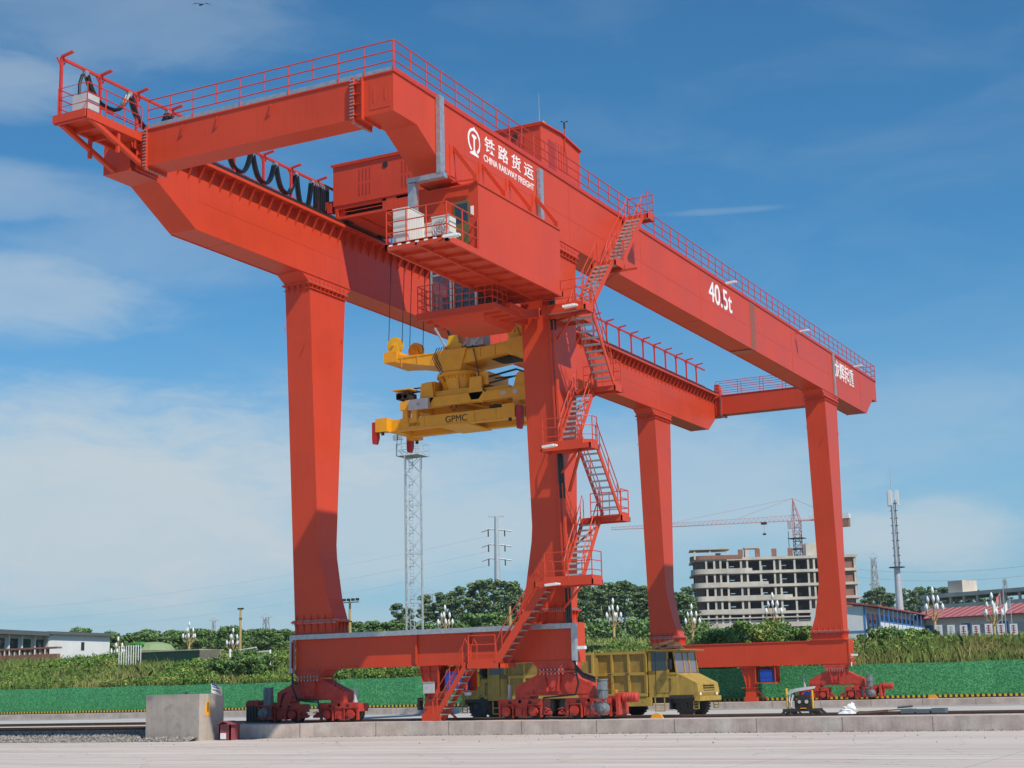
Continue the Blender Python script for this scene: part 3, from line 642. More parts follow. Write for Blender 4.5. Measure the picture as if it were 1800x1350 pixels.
# ---- bogies
NOTCH = mat('notch_shadow_steel', (0.05, 0.02, 0.015, 1), .8)
def bogie(xc, y, outer):
    """xc pivot centre, y sill front; outer = side of the drive motor"""
    B_ = MB(); ya, yb = y + .12, y + .88
    B_.prism([(xc - 1.72, .72), (xc - 1.72, 1.28), (xc - .62, 1.80), (xc + .62, 1.80), (xc + 1.72, 1.28), (xc + 1.72, .72), (xc + 1.55, .45), (xc + 1.15, .45), (xc + 1.05, .93), (xc - 1.05, .93), (xc - 1.15, .45), (xc - 1.55, .45)], 1, ya, yb)
    B_.loft([(1.86, xc - .52, xc + .52, y - .02, y + 1.02), (2.23, xc - .85, xc + .85, y - .02, y + 1.02)])
    B_.box(xc - .60, xc + .60, y - .08, y + 1.08, 1.86, 1.90); B_.box(xc - .60, xc + .60, y - .08, y + 1.08, 1.80, 1.84)
    B_.prism([(xc - .36, 1.80), (xc + .36, 1.80), (xc + .22, 1.10), (xc - .22, 1.10)], 1, y + .02, ya)
    for sx_ in (-1, 1):
        B_.prism([(xc + sx_ * .36, 1.80), (xc + sx_ * .32, 1.80), (xc + sx_ * .20, 1.08), (xc + sx_ * .24, 1.08)][::sx_], 1, y - .05, ya)
    B_.box(xc - 1.72, xc + 1.72, ya - .02, ya, .98, 1.01); B_.cyl((xc, y - .02, 1.32), (xc, y + .06, 1.32), .1, 12)
    for k in range(3): B_.box(xc - .9 + k * .05 - .02, xc - .9 + k * .05, ya - .05, ya, 1.0, 1.15) if k == 0 else None
    B_.tube([(xc + 1.6, ya + .1, 1.3), (xc + 1.6, ya + .1, 1.42), (xc + 1.45, ya + .1, 1.42), (xc + 1.45, ya + .1, 1.35)], .03, 6)
    bo = P(B_, 'bogie', REDD)
    d = MB()
    for k in range(7): d.cbox((xc - .5 + k * .165, y - .05, 1.925), (.045, .045, .07)); d.cbox((xc - .5 + k * .165, y - .05, 1.775), (.045, .045, .07))
    P(d, 'flange_bolts', GALV, bo)
    for s_ in (-1, 1):
        cx = xc + s_ * 1.50
        t = MB(); t.box(cx - .96, cx + .96, ya + .04, yb - .02, .44, .78); t.box(cx - .98, cx + .98, ya - .05, ya + .03, .60, .82)
        t.box(cx - .22, cx + .22, ya - .02, yb, .14, .46); t.box(cx - .08, cx + .08, ya - .06, ya - .02, .15, .42)
        for e in (-1, 1):
            t.box(cx + e * .92 - .05, cx + e * .92 + .05, ya - .03, ya + .05, .10, .62); t.box(cx + e * .30 - .02, cx + e * .30 + .02, ya - .10, ya, .08, .62)
            t.box(cx + e * .62 - .32, cx + e * .62 + .32, ya - .11, ya - .03, .58, .61)
        
        t.cyl((cx + .0 * s_, ya - .05, .72), (cx, ya, .72), .07, 10)
        tr = P(t, 'wheel_truck', REDD, bo)
        for e in (-1, 1):
            t = MB(); t.box(cx + e * .45 - .07, cx + e * .45 + .07, ya - .056, ya - .05, .63, .74); P(t, 'jacking_hole', NOTCH, bo)
        for e in (-1, 1):
            wx = cx + e * .60
            w = MB(); w.lathe((wx, y + .5, .30 + .06), [(.1, -.13), (.36, -.12), (.36, -.08), (.30, -.07), (.30, .07), (.36, .08), (.36, .12), (.1, .13)], 20, 1); P(w, 'wheel', WHEEL, bo, smooth=True)
            w = MB(); w.cyl((wx, ya - .12, .34), (wx, ya + .02, .34), .19, 18); w.cyl((wx, ya - .14, .34), (wx, ya - .12, .34), .11, 14); P(w, 'axle_cap', REDD, bo, smooth=True)
        g_ = MB()
        ex = cx - s_ * 1.15
        for k in range(3): g_.cyl((ex - .12 + k * .1, ya - .02, .28 + .09 * (k % 2)), (ex - .12 + k * .1, ya + .3, .28 + .09 * (k % 2)), .055, 8)
        g_.box(ex - .2, ex + .2, ya, ya + .1, .2, .27); g_.tube([(ex - .2, ya, .4), (ex, ya - .03, .46), (ex + .18, ya, .38)], .02, 5)
        P(g_, 'rail_sweeper', REDD, bo)
    mx = xc + outer * 2.12
    m_ = MB(); m_.cyl((mx, y + .05, .78), (mx, y + .05, 1.46), .20, 18); m_.cyl((mx, y + .05, 1.46), (mx, y + .05, 1.52), .22, 18); m_.cyl((mx, y + .05, 1.10), (mx, y + .05, 1.14), .225, 18); m_.box(mx - .08, mx + .08, y - .22, y - .12, 1.12, 1.4)
    for k in range(10):
        a = k * .63; m_.bar((mx + .2 * math.cos(a), y + .05 + .2 * math.sin(a), .8), (mx + .2 * math.cos(a), y + .05 + .2 * math.sin(a), 1.08), .02, .03)
    P(m_, 'motor', MOTOR, bo, smooth=True)
    m_ = MB(); m_.box(mx - .2, mx + .16, y - .15, y + .3, .15, .78); m_.lathe((mx + outer * .12, y - .15, .40), [(.26, .0), (.26, -.06), (.12, -.14), (.1, -.2)], 18, 1); m_.box(mx - .5, mx - .2, y, y + .3, .2, .6)
    P(m_, 'gearbox', MOTOR, bo, smooth=True)
    m_ = MB()
    for z in (.22, .74):
        m_.bar((mx - .38, y - .22, z), (mx + .45, y - .22, z), .07, .06); m_.bar((mx - .38, y + .25, z), (mx + .5, y + .25, z), .07, .06)
    for x_ in (-.3, .12): m_.bar((mx + x_, y - .22, .22), (mx + x_, y - .22, .42), .07); m_.bar((mx + x_, y - .22, .56), (mx + x_, y - .22, .74), .07)
    m_.bar((xc + outer * 1.9, y + .5, .62), (mx + outer * .75, y + .5, .62), .12, .5); m_.box(mx + outer * .62 - .06, mx + outer * .62 + .06, y + .0, y + .95, .15, .98)
    P(m_, 'motor_bracket', REDD, bo)
    m_ = MB(); bx_ = mx + outer * .70
    prof = [(.11, 0)]
    for k in range(5): prof += [(.19, outer * (.06 + k * .12)), (.19, outer * (.13 + k * .12)), (.165, outer * (.155 + k * .12))]
    prof.append((.13, outer * .66)); m_.lathe((bx_, y + .35, .80), prof, 16, 0); P(m_, 'buffer', REDD, bo, smooth=True)
    m_ = MB(); hx = xc - outer * 2.12; m_.cyl((hx, y + .4, .92), (hx, y + .4, 1.38), .07, 12); m_.cyl((hx, y + .4, .8), (hx, y + .4, .92), .10, 12); m_.box(hx - .14, hx + .14, y + .25, y + .6, .62, .82); m_.box(xc - outer * 1.72, hx, y + .35, y + .55, .66, .74); m_.cyl((hx, y + .4, 1.38), (hx, y + .4, 1.7), .012, 6)
    P(m_, 'rail_clamp', GREYBOX, bo, smooth=False)
    return bo
bA = bogie(-12.3, 0, -1); bB = bogie(-.70, 0, +1); bC = bogie(-12.3, YS, -1); bD = bogie(-.70, YS, +1)
b = MB(); b.box(-15.5, -14.75, -.1, .5, .08, .74)
for k in range(5): b.box(-15.48 + k * .16, -15.42 + k * .16, -.13, -.1, .1, .7)
P(b, 'brake_pack', DKSTEEL, bA)
b = MB(); b.cyl((1.95, .1, .86), (1.95, .1, 1.04), .07, 10); b.cyl((1.95, .1, 1.04), (1.95, .1, 1.09), .09, 10); P(b, 'warning_beacon', mat('amber_beacon', (0.75, 0.28, 0.02, 1), .3), bB)
# red floodlight / camera on the sill end
for (yy_, par) in ((0, s1), (YS, s2)):
    b = MB(); b.box(.42, .78, yy_ - .1, yy_ + .1, 2.68, 2.80); b.cyl((.36, yy_, 2.74), (.46, yy_, 2.74), .05, 8); b.bar((.3, yy_, 2.55), (.55, yy_, 2.68), .04); b.cut(); b.cyl((.38, yy_ - .05, 2.05), (.38, yy_ - .05, 2.3), .04, 8); b.split('camera_unit', WHITE, par)

# ---- middle anchor columns with blue box
def anchor(y):
    b = MB(); b.prism([(-6.9, 2.22), (-5.85, 2.22), (-5.95, 1.95), (-6.05, .95), (-6.0, .75), (-6.05, .02), (-6.7, .02), (-6.65, .75), (-6.62, .95), (-6.85, 1.95)], 1, y + .2, y + .75)
    for z in (1.92, .85): b.box(-6.95, -5.85, y + .12, y + .82, z, z + .04)
    for x in (-6.82, -6.4, -5.95): b.bar((x, y + .15, 2.2), (x + (.25 if x < -6.5 else 0) - (.1 if x > -6 else 0), y + .15, .9), .04)
    b.box(-6.75, -5.9, y + .1, y + .8, .02, .3); b.bar((-5.95, y + .4, .7), (-5.3, y + .4, .1), .08)
    b.box(-5.95, -4.55, y + .05, y + .9, 1.12, 1.18)
    for x in (-5.9, -4.6): b.bar((x, y + .05, 1.15), (x, y + .05, 2.22), .06)
    b.box(-5.95, -4.55, y + .85, y + .9, 1.2, 2.2)
    a = P(b, 'anchor_column', RED)
    b = MB(); b.box(-5.62, -4.85, y + .1, y + .75, 1.22, 1.98); b.box(-5.60, -4.87, y + .085, y + .1, 1.5, 1.52); P(b, 'blue_cabinet', BLUE, a)
    return a
an1 = anchor(0); an2 = anchor(YS)
b = MB(); b.box(-6.62, -6.12, .02, .18, 1.12, 1.56); b.box(-6.64, -6.10, .0, .2, 1.56, 1.58); b.cyl((-6.4, .0, 1.38), (-6.4, .02, 1.38), .02, 8); P(b, 'control_box', GREYBOX, an1)
b = MB(); b.tube([(-6.5, .1, 1.12), (-6.45, .05, .9), (-6.3, .08, .8)], .02, 5); b.box(-6.95, -6.85, .1, .4, .45, .95); P(b, 'power_cable', CABLE, an1)

# ---- stairs
def stair(p0, p1, w0, w1, axis, hand=(1, 1), par=None, sw=.20):
    """p0,p1: (run coordinate, z); axis 'x' or 'y' = run direction; w0..w1 = extent across"""
    (a0_, z0), (a1_, z1) = p0, p1
    def pt(run, acr, z): return (run, acr, z) if axis == 'x' else (acr, run, z)
    b = MB()
    for w in (w0, w1):
        q = [pt(a0_, w, z0), pt(a1_, w, z1)]; b.bar(q[0], q[1], .05, sw)
    st = P(b, 'stair_flight', RED, par or CR)
    n = max(3, round(abs(z1 - z0) / .235)); t = MB()
    for k in range(1, n):
        f = k / n; r_ = a0_ + (a1_ - a0_) * f; z = z0 + (z1 - z0) * f; d = .13
        if axis == 'x': t.box(r_ - d, r_ + d, w0 + .03, w1 - .03, z - .02, z + .02); t.box(r_ - d, r_ - d + .02, w0 + .03, w1 - .03, z - .055, z - .02)
        else: t.box(w0 + .03, w1 - .03, r_ - d, r_ + d, z - .02, z + .02); t.box(w0 + .03, w1 - .03, r_ - d, r_ - d + .02, z - .055, z - .02)
    P(t, 'stair_tread', TREAD, st)
    h = MB(); sg = 1 if a1_ > a0_ else -1
    for w, on in zip((w0, w1), hand):
        if not on: continue
        for hh in (.95, .5):
            if hh > .9: pts = [pt(a0_, w, z0 + .25), pt(a0_ - sg * .02, w, z0 + .75), pt(a0_ + sg * .12, w, z0 + 1.0)]
            else: pts = []
            pts += [pt(a0_ + (a1_ - a0_) * f, w, z0 + (z1 - z0) * f + hh) for f in (.1, .9)]
            if hh > .9: pts += [pt(a1_ - sg * .05, w, z1 + 1.0), pt(a1_ + sg * .08, w, z1 + .8), pt(a1_ + sg * .08, w, z1 + .1)]
            h.tube(pts, .021, 6)
        for f in (.12, .5, .88): h.tube([pt(a0_ + (a1_ - a0_) * f, w, z0 + (z1 - z0) * f), pt(a0_ + (a1_ - a0_) * f, w, z0 + (z1 - z0) * f + .95)], .02, 6)
    P(h, 'handrail', RED2 if False else RED, st)
    return st
def landing(x0, x1, y0, y1, z, rails, brace=None):
    b = MB(); b.box(x0, x1, y0, y0 + .05, z - .2, z); b.box(x0, x1, y1 - .05, y1, z - .2, z); b.box(x0, x0 + .05, y0, y1, z - .2, z); b.box(x1 - .05, x1, y0, y1, z - .2, z)
    for e in rails: # toe boards follow the rails
        for p, q in zip(e[:-1], e[1:]): b.bar((p[0], p[1], z + .08), (q[0], q[1], z + .08), .015, .16)
    if brace: b.bar(*brace, .10, .10)
    l = P(b, 'landing', RED)
    g_ = MB(); g_.box(x0 + .05, x1 - .05, y0 + .05, y1 - .05, z - .04, z - .005); P(g_, 'landing_grating', TREAD, l)
    h = MB()
    for e in rails: railing(h, [(p[0], p[1], z) for p in e], 1.08, 3, .95, half=False, r=.021)
    P(h, 'guard_rail', RED, l)
    return l
xi0, xi1, xo0, xo1 = .32, 1.08, 1.20, 1.98
stair((-5.35, .05), (-3.80, 2.22), -1.35, -.62, 'x')
landing(-3.82, -2.30, -1.38, -.05, 2.24, [[(-3.7, -1.35), (-2.5, -1.35)]])
stair((-2.45, 2.26), (-.28, 5.15), -1.35, -.62, 'x', sw=.30)
landing(-.55, 1.95, -1.68, -.72, 5.27, [[(-.1, -1.65), (1.92, -1.65), (1.92, -.75)]])
stair((-.72, 5.32), (1.15, 7.85), xi0, xi1, 'y')
landing(xi0 - .02, 2.05, 1.12, 1.98, 7.92, [[(xi0, 1.95), (2.0, 1.95), (2.0, 1.2)]])
stair((1.18, 8.0), (-.92, 10.45), xo0, xo1, 'y')
landing(-.10, 2.05, -1.70, -.88, 10.52, [[(0.0, -1.67), (1.7, -1.67), (2.02, -1.4), (2.02, -.95)]], ((1.3, -1.0, 10.35), (.35, -.1, 8.9)))
stair((-.90, 10.56), (.95, 13.10), xi0, xi1, 'y')
landing(xi0 - .02, 2.05, .92, 1.72, 13.2, [[(xi0, 1.70), (2.0, 1.70), (2.0, 1.0)]])
stair((1.0, 13.28), (-.95, 15.95), xo0, xo1, 'y')
landing(.05, 2.05, -1.75, -.90, 16.02, [[(.1, -1.72), (1.95, -1.72), (2.02, -1.0)]])
stair((.55, 16.10), (3.45, 19.15), xi0, xi1, 'y')
landing(.02, 1.25, -.9, .6, 16.02, [[(1.22, -.88), (1.22, .55)]])
landing(.05, 1.20, 3.45, 4.45, 19.2, [[(1.18, 3.5), (1.18, 4.4)]])
stair((4.42, 19.24), (7.15, 22.2), xi0, xi1, 'y')
landing(.05, 1.30, 7.12, 7.95, 22.28, [[(.1, 7.92), (1.28, 7.92), (1.28, 7.2)]])
# struts for landings + cable riser on leg B
b = MB()
for z, y_ in ((7.7, 1.0), (13.0, .95), (18.9, 3.8)):
    b.bar((1.0, y_ + .4, z), (.02, y_ - .1, z - .9), .08); b.bar((.02, y_ + .4, z), (1.9, y_ + .4, z), .08); b.cut()
for z in (5.1, 10.35, 15.85): b.bar((.0, -.35, z), (1.9, -1.2, z), .08); b.bar((-.02, -.3, z - .9), (1.2, -1.1, z - .05), .07); b.cut()
b.split('landing_strut', RED, LB)
b = MB(); b.box(.03, .22, -.62, -.42, 16.0, 18.9)
prev = None
for z0_, z1_ in ((4.4, 9.2), (10.5, 15.8)):
    for dx in (.03, .19):
        b.bar((dx, -.10 - (z0_ - 4.3) * .055, z0_), (dx, -.10 - (z1_ - 4.3) * .055, z1_), .07, .16)
P(b, 'cable_duct', RED, LB)
b = MB()
for z0_, z1_ in ((3.6, 5.2), (8.6, 10.4), (15.4, 17.4)):
    for dx in (.07, .16, .25): b.tube([(dx, -.14 - (z0_ - 4.3) * .055, z0_), (dx, -.14 - (z1_ - 4.3) * .055, z1_)], .05, 6)
    b.cut()
b.split('power_cable', CABLE, LB)
def floodlight(par, x, y, z, ang=0.0, ext=.5):
    b = MB(); c_, s_ = math.cos(ang), math.sin(ang)
    b.bar((x, y, z), (x + c_ * ext, y + s_ * ext, z + .03), .26, .09); b.bar((x + c_ * ext * .95, y + s_ * ext * .95, z + .03), (x + c_ * (ext + .08), y + s_ * (ext + .08), z + .03), .2, .06)
    o = P(b, 'floodlight', WHITE, par)
    b = MB(); b.bar((x - c_ * .3, y - s_ * .3, z - .1), (x, y, z), .05); P(b, 'lamp_bracket', RED, par); return o
floodlight(g2, .35, 20.3, 22.1); floodlight(g2, .35, 33.6, 22.1); floodlight(g2, .35, 46.0, 22.1)
floodlight(LB, 1.2, -1.95, 15.95, .1); floodlight(LB, .15, -1.95, 10.45, -.05); floodlight(LB, .05, -1.85, 5.1, -.05)
floodlight(g2, .9, -10.8, 16.6, .15)

# ---- equipment house slung under the right girder
EX0, EX1, EY0, EY1, EZ0, EZ1 = -1.5, 1.0, -8.45, -1.65, 16.70, 19.27
b = MB(); b.box(EX0, EX1 - .01, EY0, EY1, EZ0, EZ1 - .06); b.box(EX0 - .03, EX1 + .03, EY0 - .05, EY1 + .03, EZ1 - .06, EZ1)
eh = P(b, 'equipment_house', RED)
b = MB(); fy0 = -10.8
b.box(EX0 - .02, EX1 + .02, fy0, fy0 + .12, EZ0 - .22, EZ0 + .02); b.box(EX1 - .08, EX1 + .02, fy0, EY1 + .1, EZ0 - .22, EZ0 + .0); b.box(EX0 - .02, EX0 + .08, fy0, EY1 + .1, EZ0 - .22, EZ0); b.box(EX0, EX1, fy0, EY1, EZ0 - .06, EZ0 - .01)
b.box(-.28, -.2, fy0, EY1, EZ0 - .2, EZ0 - .06)
y = fy0 + 1.1
while y < EY1: b.box(EX0, EX1, y - .035, y + .035, EZ0 - .18, EZ0 - .06); y += 1.02
b.box(EX0, EX1 + .02, EY1, EY1 + .1, EZ0 - .22, EZ0)
P(b, 'house_floor', RED, eh)
b = MB()
for k in range(7): b.box(EX0 + .15 + k * .36, EX0 + .30 + k * .36, fy0 - .006, fy0, EZ0 - .10, EZ0 - .04)
P(b, 'reflector_strip', LET, eh)
b = MB(); railing(b, [(EX0 + .02, EY0 - .1, EZ0), (EX0 + .02, fy0 + .05, EZ0), (EX1 - .03, fy0 + .05, EZ0), (EX1 - .03, EY0 - .05, EZ0)], 1.2, 3, .95, half=False); P(b, 'guard_rail', RED, eh)
b = MB(); b.box(-.02, .62, EY0 - .03, EY0 + .01, EZ0 + .05, EZ0 + 1.95); P(b, 'door', mat('olive_door', (0.13, 0.12, 0.04, 1), .5), eh)
b = MB(); b.box(.06, .56, EY0 - .045, EY0 - .03, EZ0 + 1.15, EZ0 + 1.85); P(b, 'door_window', GLASS, eh)
b = MB(); b.box(.68, .80, EY0 - .02, EY0, EZ0 + 1.35, EZ0 + 1.7); P(b, 'notice_plate', LET, eh)
# AC units and cabinets
def ac(x, y, z, w, d, h, fan=True):
    b = MB(); b.box(x, x + w, y, y + d, z, z + h); b.box(x - .02, x + w + .02, y - .02, y + d, z + h, z + h + .03); a = P(b, 'air_conditioner' if fan else 'resistor_cabinet', CABW, eh)
    g_ = MB()
    if fan:
        for r_ in (.12, .22, .32): g_.tube([(x + w * .5 + r_ * math.cos(t * .5236), y - .025, z + h * .5 + r_ * math.sin(t * .5236)) for t in range(12)], .013, 4, closed=True)
        for t in range(8): a_ = t * .785; g_.bar((x + w * .5, y - .025, z + h * .5), (x + w * .5 + .33 * math.cos(a_), y - .025, z + h * .5 + .33 * math.sin(a_)), .014)
        P(g_, 'fan_grille', GREYBOX, eh)
    else:
        for k in range(int(h / .3)):
            g_.box(x + .03, x + w - .03, y - .01, y, z + .08 + k * .3, z + .16 + k * .3)
        for k in range(8): g_.box(x + w, x + w + .008, y + .06 + k * d / 9, y + .09 + k * d / 9, z + .08, z + h - .08)
        P(g_, 'cabinet_louvre', GREYBOX, eh)
ac(-1.38, -10.45, EZ0, .62, 1.1, 1.35, False); ac(-.95, -9.35, EZ0, .62, .75, 1.0, False); ac(.12, -10.3, EZ0, .72, .45, .85, True)
# hanger braces
b = MB()
for y in (-8.5, -6.3, -4.1, -1.8):
    b.bar((.02, y, 20.75), (.95, y, EZ1 + .18), .06, .14); b.box(.85, 1.02, y - .06, y + .06, EZ1, EZ1 + .28); b.box(.0, .03, y - .25, y + .10, 19.6, 20.8); b.bar((.02, y - .15, EZ1 + .1), (.95, y - .15, EZ1 + .05), .05); b.cut()
b.split('hanger_brace', RED, eh)
# silver ducts
b = MB(); b.box(.02, .19, -9.75, -9.42, 19.42, 22.35); b.box(-1.25, .30, -9.72, -9.45, 19.24, 19.42); b.box(-1.20, -.92, -9.72, -9.45, EZ0 + .1, 19.2); b.cut()
b.box(.02, .18, -1.62, -1.32, 19.3, 22.0); b.cut(); b.box(.02, .12, 41.7, 41.95, 19.45, 22.3)
b.split('cable_trunking', GALV, g2)
# ---- operator cab
cb = MB(); cb.box(-3.95, -.45, -4.65, -2.55, 15.62, 15.80); cb.loft([(15.35, -3.3, -1.4, -3.8, -1.5), (15.62, -3.6, -1.2, -4.2, -1.4)])
for k in range(4): cb.box(-3.9, -.5, -4.6 + k * .65, -4.54 + k * .65, 15.52, 15.62)
cb.box(-3.65, -1.55, -2.2, -1.5, 15.8, 18.2); cb.box(-3.7, -1.52, -4.0, -1.5, 18.0, 18.25); cb.box(-1.2, -.3, -3.6, -2.2, 15.8, 16.0)
cb.bar((-1.0, -2.4, 15.7), (-.4, -.8, 16.2), .3, .3); cb.bar((-1.2, -2.4, 15.7), (-1.1, -.8, 15.9), .3, .3)
oc = P(cb, 'operator_cab', RED)
b = MB()
for x in (-3.62, -2.75, -2.6, -1.62): b.bar((x, -3.95, 15.8), (x, -3.95, 18.0), .09, .06)
b.bar((-3.62, -3.95, 17.45), (-1.62, -3.95, 17.45), .06); b.bar((-3.62, -3.95, 15.85), (-1.62, -3.95, 15.85), .06); b.bar((-1.6, -3.95, 15.8), (-1.6, -3.95, 18.0), .08); b.bar((-1.6, -2.3, 15.8), (-1.6, -2.3, 18.0), .08)
P(b, 'window_frame', WHITE, oc)
b = MB(); b.box(-3.6, -2.75, -3.94, -3.93, 15.85, 17.95); b.box(-2.6, -1.63, -3.94, -3.93, 15.85, 17.95); b.box(-1.62, -1.61, -3.9, -2.3, 15.85, 17.95)
gl = P(b, 'window', mat('cab_glass', (0.35, 0.42, 0.46, 1), .03, spec=.8, transm=.75), oc)
b = MB(); b.box(-2.45, -1.9, -3.4, -3.25, 16.5, 17.3); b.box(-2.5, -1.85, -3.75, -3.2, 16.3, 16.5); b.box(-2.4, -1.95, -3.32, -3.22, 17.3, 17.55); P(b, 'seat', DKSTEEL, oc)
b = MB(); b.box(-3.55, -2.8, -2.8, -2.3, 15.85, 17.3); b.box(-3.5, -3.1, -3.3, -2.9, 15.85, 16.7); P(b, 'console', DKSTEEL, oc)
b = MB(); railing(b, [(-3.9, -2.6, 15.8), (-3.9, -4.6, 15.8), (-.55, -4.6, 15.8), (-.55, -3.4, 15.8)], 1.1, 4, .35, half=False, r=.018); P(b, 'guard_rail', RED, oc)

# =================================================================== TROLLEY
TRO = empty('crane_trolley', (-6.5, 1.6, ZT + .2), 'red machinery house trolley riding on top of the two crane girders', 'trolley')
b = MB(); b.prism([(-.37, 22.55), (-.37, 24.50), (1.6, 24.62), (3.62, 24.42), (3.62, 22.55)], 0, -10.95, -.2)
b.box(-11.0, -.15, -.45, -.37, 24.42, 24.56)
mh = b.build('machinery_house', RED, TRO)
b = MB(); b.prism([(-.46, 24.49), (1.6, 24.63), (3.7, 24.42), (3.7, 24.47), (1.6, 24.69), (-.46, 24.55)], 0, -11.05, -.1); b.build('roof', RED, mh)
b = MB()
for cx in (-9.2, -6.9, -3.4, -1.3):
    for k in range(4):
        for z in (22.85, 23.55): b.box(cx - .33 + k * .19, cx - .28 + k * .19, -.385, -.37, z, z + .55)
    b.cut()
for cy in (1.6,):
    for k in range(5): b.box(-.2, -.188, cy - .5 + k * .25, cy - .44 + k * .25, 22.9, 24.1)
b.cut(); b.box(-.2, -.19, .35, 1.0, 22.6, 24.0)
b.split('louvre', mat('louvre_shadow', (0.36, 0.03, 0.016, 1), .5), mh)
b = MB()
for cx in (-8.1, -1.45): b.cyl((cx, -.40, 24.08), (cx, -.36, 24.08), .14, 20); b.cut()
b.split('vent_fan', DARK, mh, smooth=True)
b = MB(); b.box(-10.9, -.3, -.35, -.22, 21.9, 22.02)
b.box(-10.9, -.3, -.32, -.2, 22.38, 22.55)
for x in (-10.85, -8.1, -6.3, -.5): b.box(x, x + .55 if x < -8 and x > -9 else x + .14, -.33, -.15, 21.9, 22.55)
b.box(-8.3, -6.4, -.32, -.2, 21.95, 22.5); b.box(-10.9, -.3, -.2, 3.5, 21.92, 21.97)
for x in (-10.9, -.95): b.box(x, x + .5, -.2, 3.6, 22.0, 22.5)
b.box(-10.4, -8.3, -.30, -.28, 22.2, 22.23)
for x in (-9.6, -7.6, -5.6, -3.6): b.bar((x, -.2, 21.9), (x, 3.4, 21.9), .12, .16)
b.build('trolley_frame', RED, TRO)
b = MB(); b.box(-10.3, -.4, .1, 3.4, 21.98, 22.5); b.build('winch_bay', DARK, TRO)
for (wx) in (-10.45, -.67):
    for wy in (.2, 3.0):
        b = MB(); b.lathe((wx, wy, ZT - .19), [(.08, -.1), (.28, -.09), (.28, .09), (.08, .1)], 16, 0); b.build('wheel', WHEEL, TRO, smooth=True)
b = MB(); b.box(-11.5, -10.95, -.2, .5, 22.5, 22.9); b.box(-11.3, -11.05, -.35, -.1, 22.3, 22.75); b.build('drive_unit', REDD, TRO)
b = MB(); b.cyl((-.35, -.15, 24.5), (-.35, -.15, 26.0), .02, 6, .006); b.build('antenna', GALV, mh)
b = MB(); b.cyl((-.3, .15, 24.55), (-.3, .15, 24.72), .08, 12); b.cyl((-.3, .15, 24.72), (-.3, .15, 24.8), .06, 12, .02); b.build('beacon', MATS['amber_beacon'], mh)
b = MB(); b.bar((-.15, 1.95, 23.9), (-.15, 1.95, 25.0), .04); b.build('mast', RED, mh)
b = MB(); b.cyl((-.15, 1.95, 25.0), (-.15, 1.95, 25.28), .04, 8)
for a_ in (0, 2.1, 4.2): b.bar((-.15, 1.95, 25.3), (-.15 + .13 * math.cos(a_), 1.95 + .13 * math.sin(a_), 25.3), .015); b.cbox((-.15 + .14 * math.cos(a_), 1.95 + .14 * math.sin(a_), 25.3), (.05, .05, .05))
b.build('anemometer', BLACK, mh)

TRO.location = (-7.45, 3.27, ZT + .86)
# =================================================================== SPREADER
SP = empty('container_spreader', (-4.8, .35, 11.8), 'yellow container spreader with rotating head hanging on ropes below the trolley', 'spreader')
def SPb(mb, n, m, par=SP, sm=None, label=None):
    o = mb.build(n, m, par, sm)
    if label: o['label'] = label
    return o
b = MB(); y0, y1 = -.65, 1.25
hp = [(-7.85, 15.42), (-7.85, 15.0), (-7.0, 14.92), (-5.6, 14.62), (-4.2, 14.55), (-3.3, 14.62), (-2.2, 14.74), (-1.35, 14.76), (-1.35, 15.26), (-2.1, 15.26), (-3.6, 15.10), (-6.9, 15.22)]
b.prism(hp, 1, y0, y1)
b.box(-7.95, -7.3, y0 - .06, y1 + .06, 15.0, 15.46); b.box(-1.95, -1.25, y0 - .06, y1 + .06, 14.68, 15.36)
b.prism([(-5.35, 15.2), (-3.9, 15.2), (-4.2, 14.3), (-5.0, 14.3)], 1, y0 - .08, y1 + .08); b.box(-5.1, -4.2, y0 + .1, y1 - .1, 15.1, 15.45)
hb = SPb(b, 'head_block', YEL)
b = MB(); b.box(-3.0, -1.9, y0 + .35, y1 - .35, 14.655, 14.665); SPb(b, 'slot', DARK, hb)
for (x, y, z) in ((-7.55, -.4, 15.78), (-7.35, 1.0, 15.78), (-1.75, -.35, 15.66), (-1.55, 1.0, 15.66)):
    b = MB(); b.lathe((x, y, z), [(.1, -.1), (.36, -.09), (.36, -.05), (.30, -.03), (.30, .03), (.36, .05), (.36, .09), (.1, .1)], 20, 1); sv = SPb(b, 'sheave', YELB if y < 0 and x < -5 else YEL, SP, True)
    b = MB(); b.prism([(x - .32, z - .38), (x + .32, z - .38), (x + .12, z + .15), (x - .12, z + .15)], 1, y - .17, y - .13); b.cyl((x, y - .24, z), (x, y + .2, z), .06, 10); SPb(b, 'sheave_bracket', YELB if x < -5 and y < 0 else YEL, sv)
b = MB()
for (x, y, z) in ((-7.55, -.4, 15.78), (-7.35, 1.0, 15.78), (-1.75, -.35, 15.66), (-1.55, 1.0, 15.66)):
    for s_ in (-1, 1): b.tube([(x + s_ * .34, y, z), (x + s_ * .34 + (.05 if x < -5 else -.05), y + .35, 22.1)], .016, 5); b.cut()
b.split('hoist_rope', BLACK, SP)
b = MB()
for x, t in ((-4.9, -5.6), (-4.1, -3.3), (-3.5, -2.8)): b.tube([(x, y0, 15.3), (t, y0 + .3, 16.3)], .05, 6); b.cut()
b.split('damping_link', GALV, SP)
b = MB(); b.tube([(-5.9, 0, 22.0), (-6.0, 0, 17.4), (-5.9, 0, 16.9), (-5.6, 0, 16.8), (-5.2, 0, 16.3), (-4.9, 0, 15.5)], .06, 8); SPb(b, 'spreader_cable', CABLE, SP, True)
b = MB(); b.box(-4.05, -3.25, -.45, .2, 15.3, 15.95); SPb(b, 'control_cabinet', GREYBOX)
text('○', .14, DARK, SP, (-3.72, -.45, 15.55), 'y-', name='cabinet_emblem')
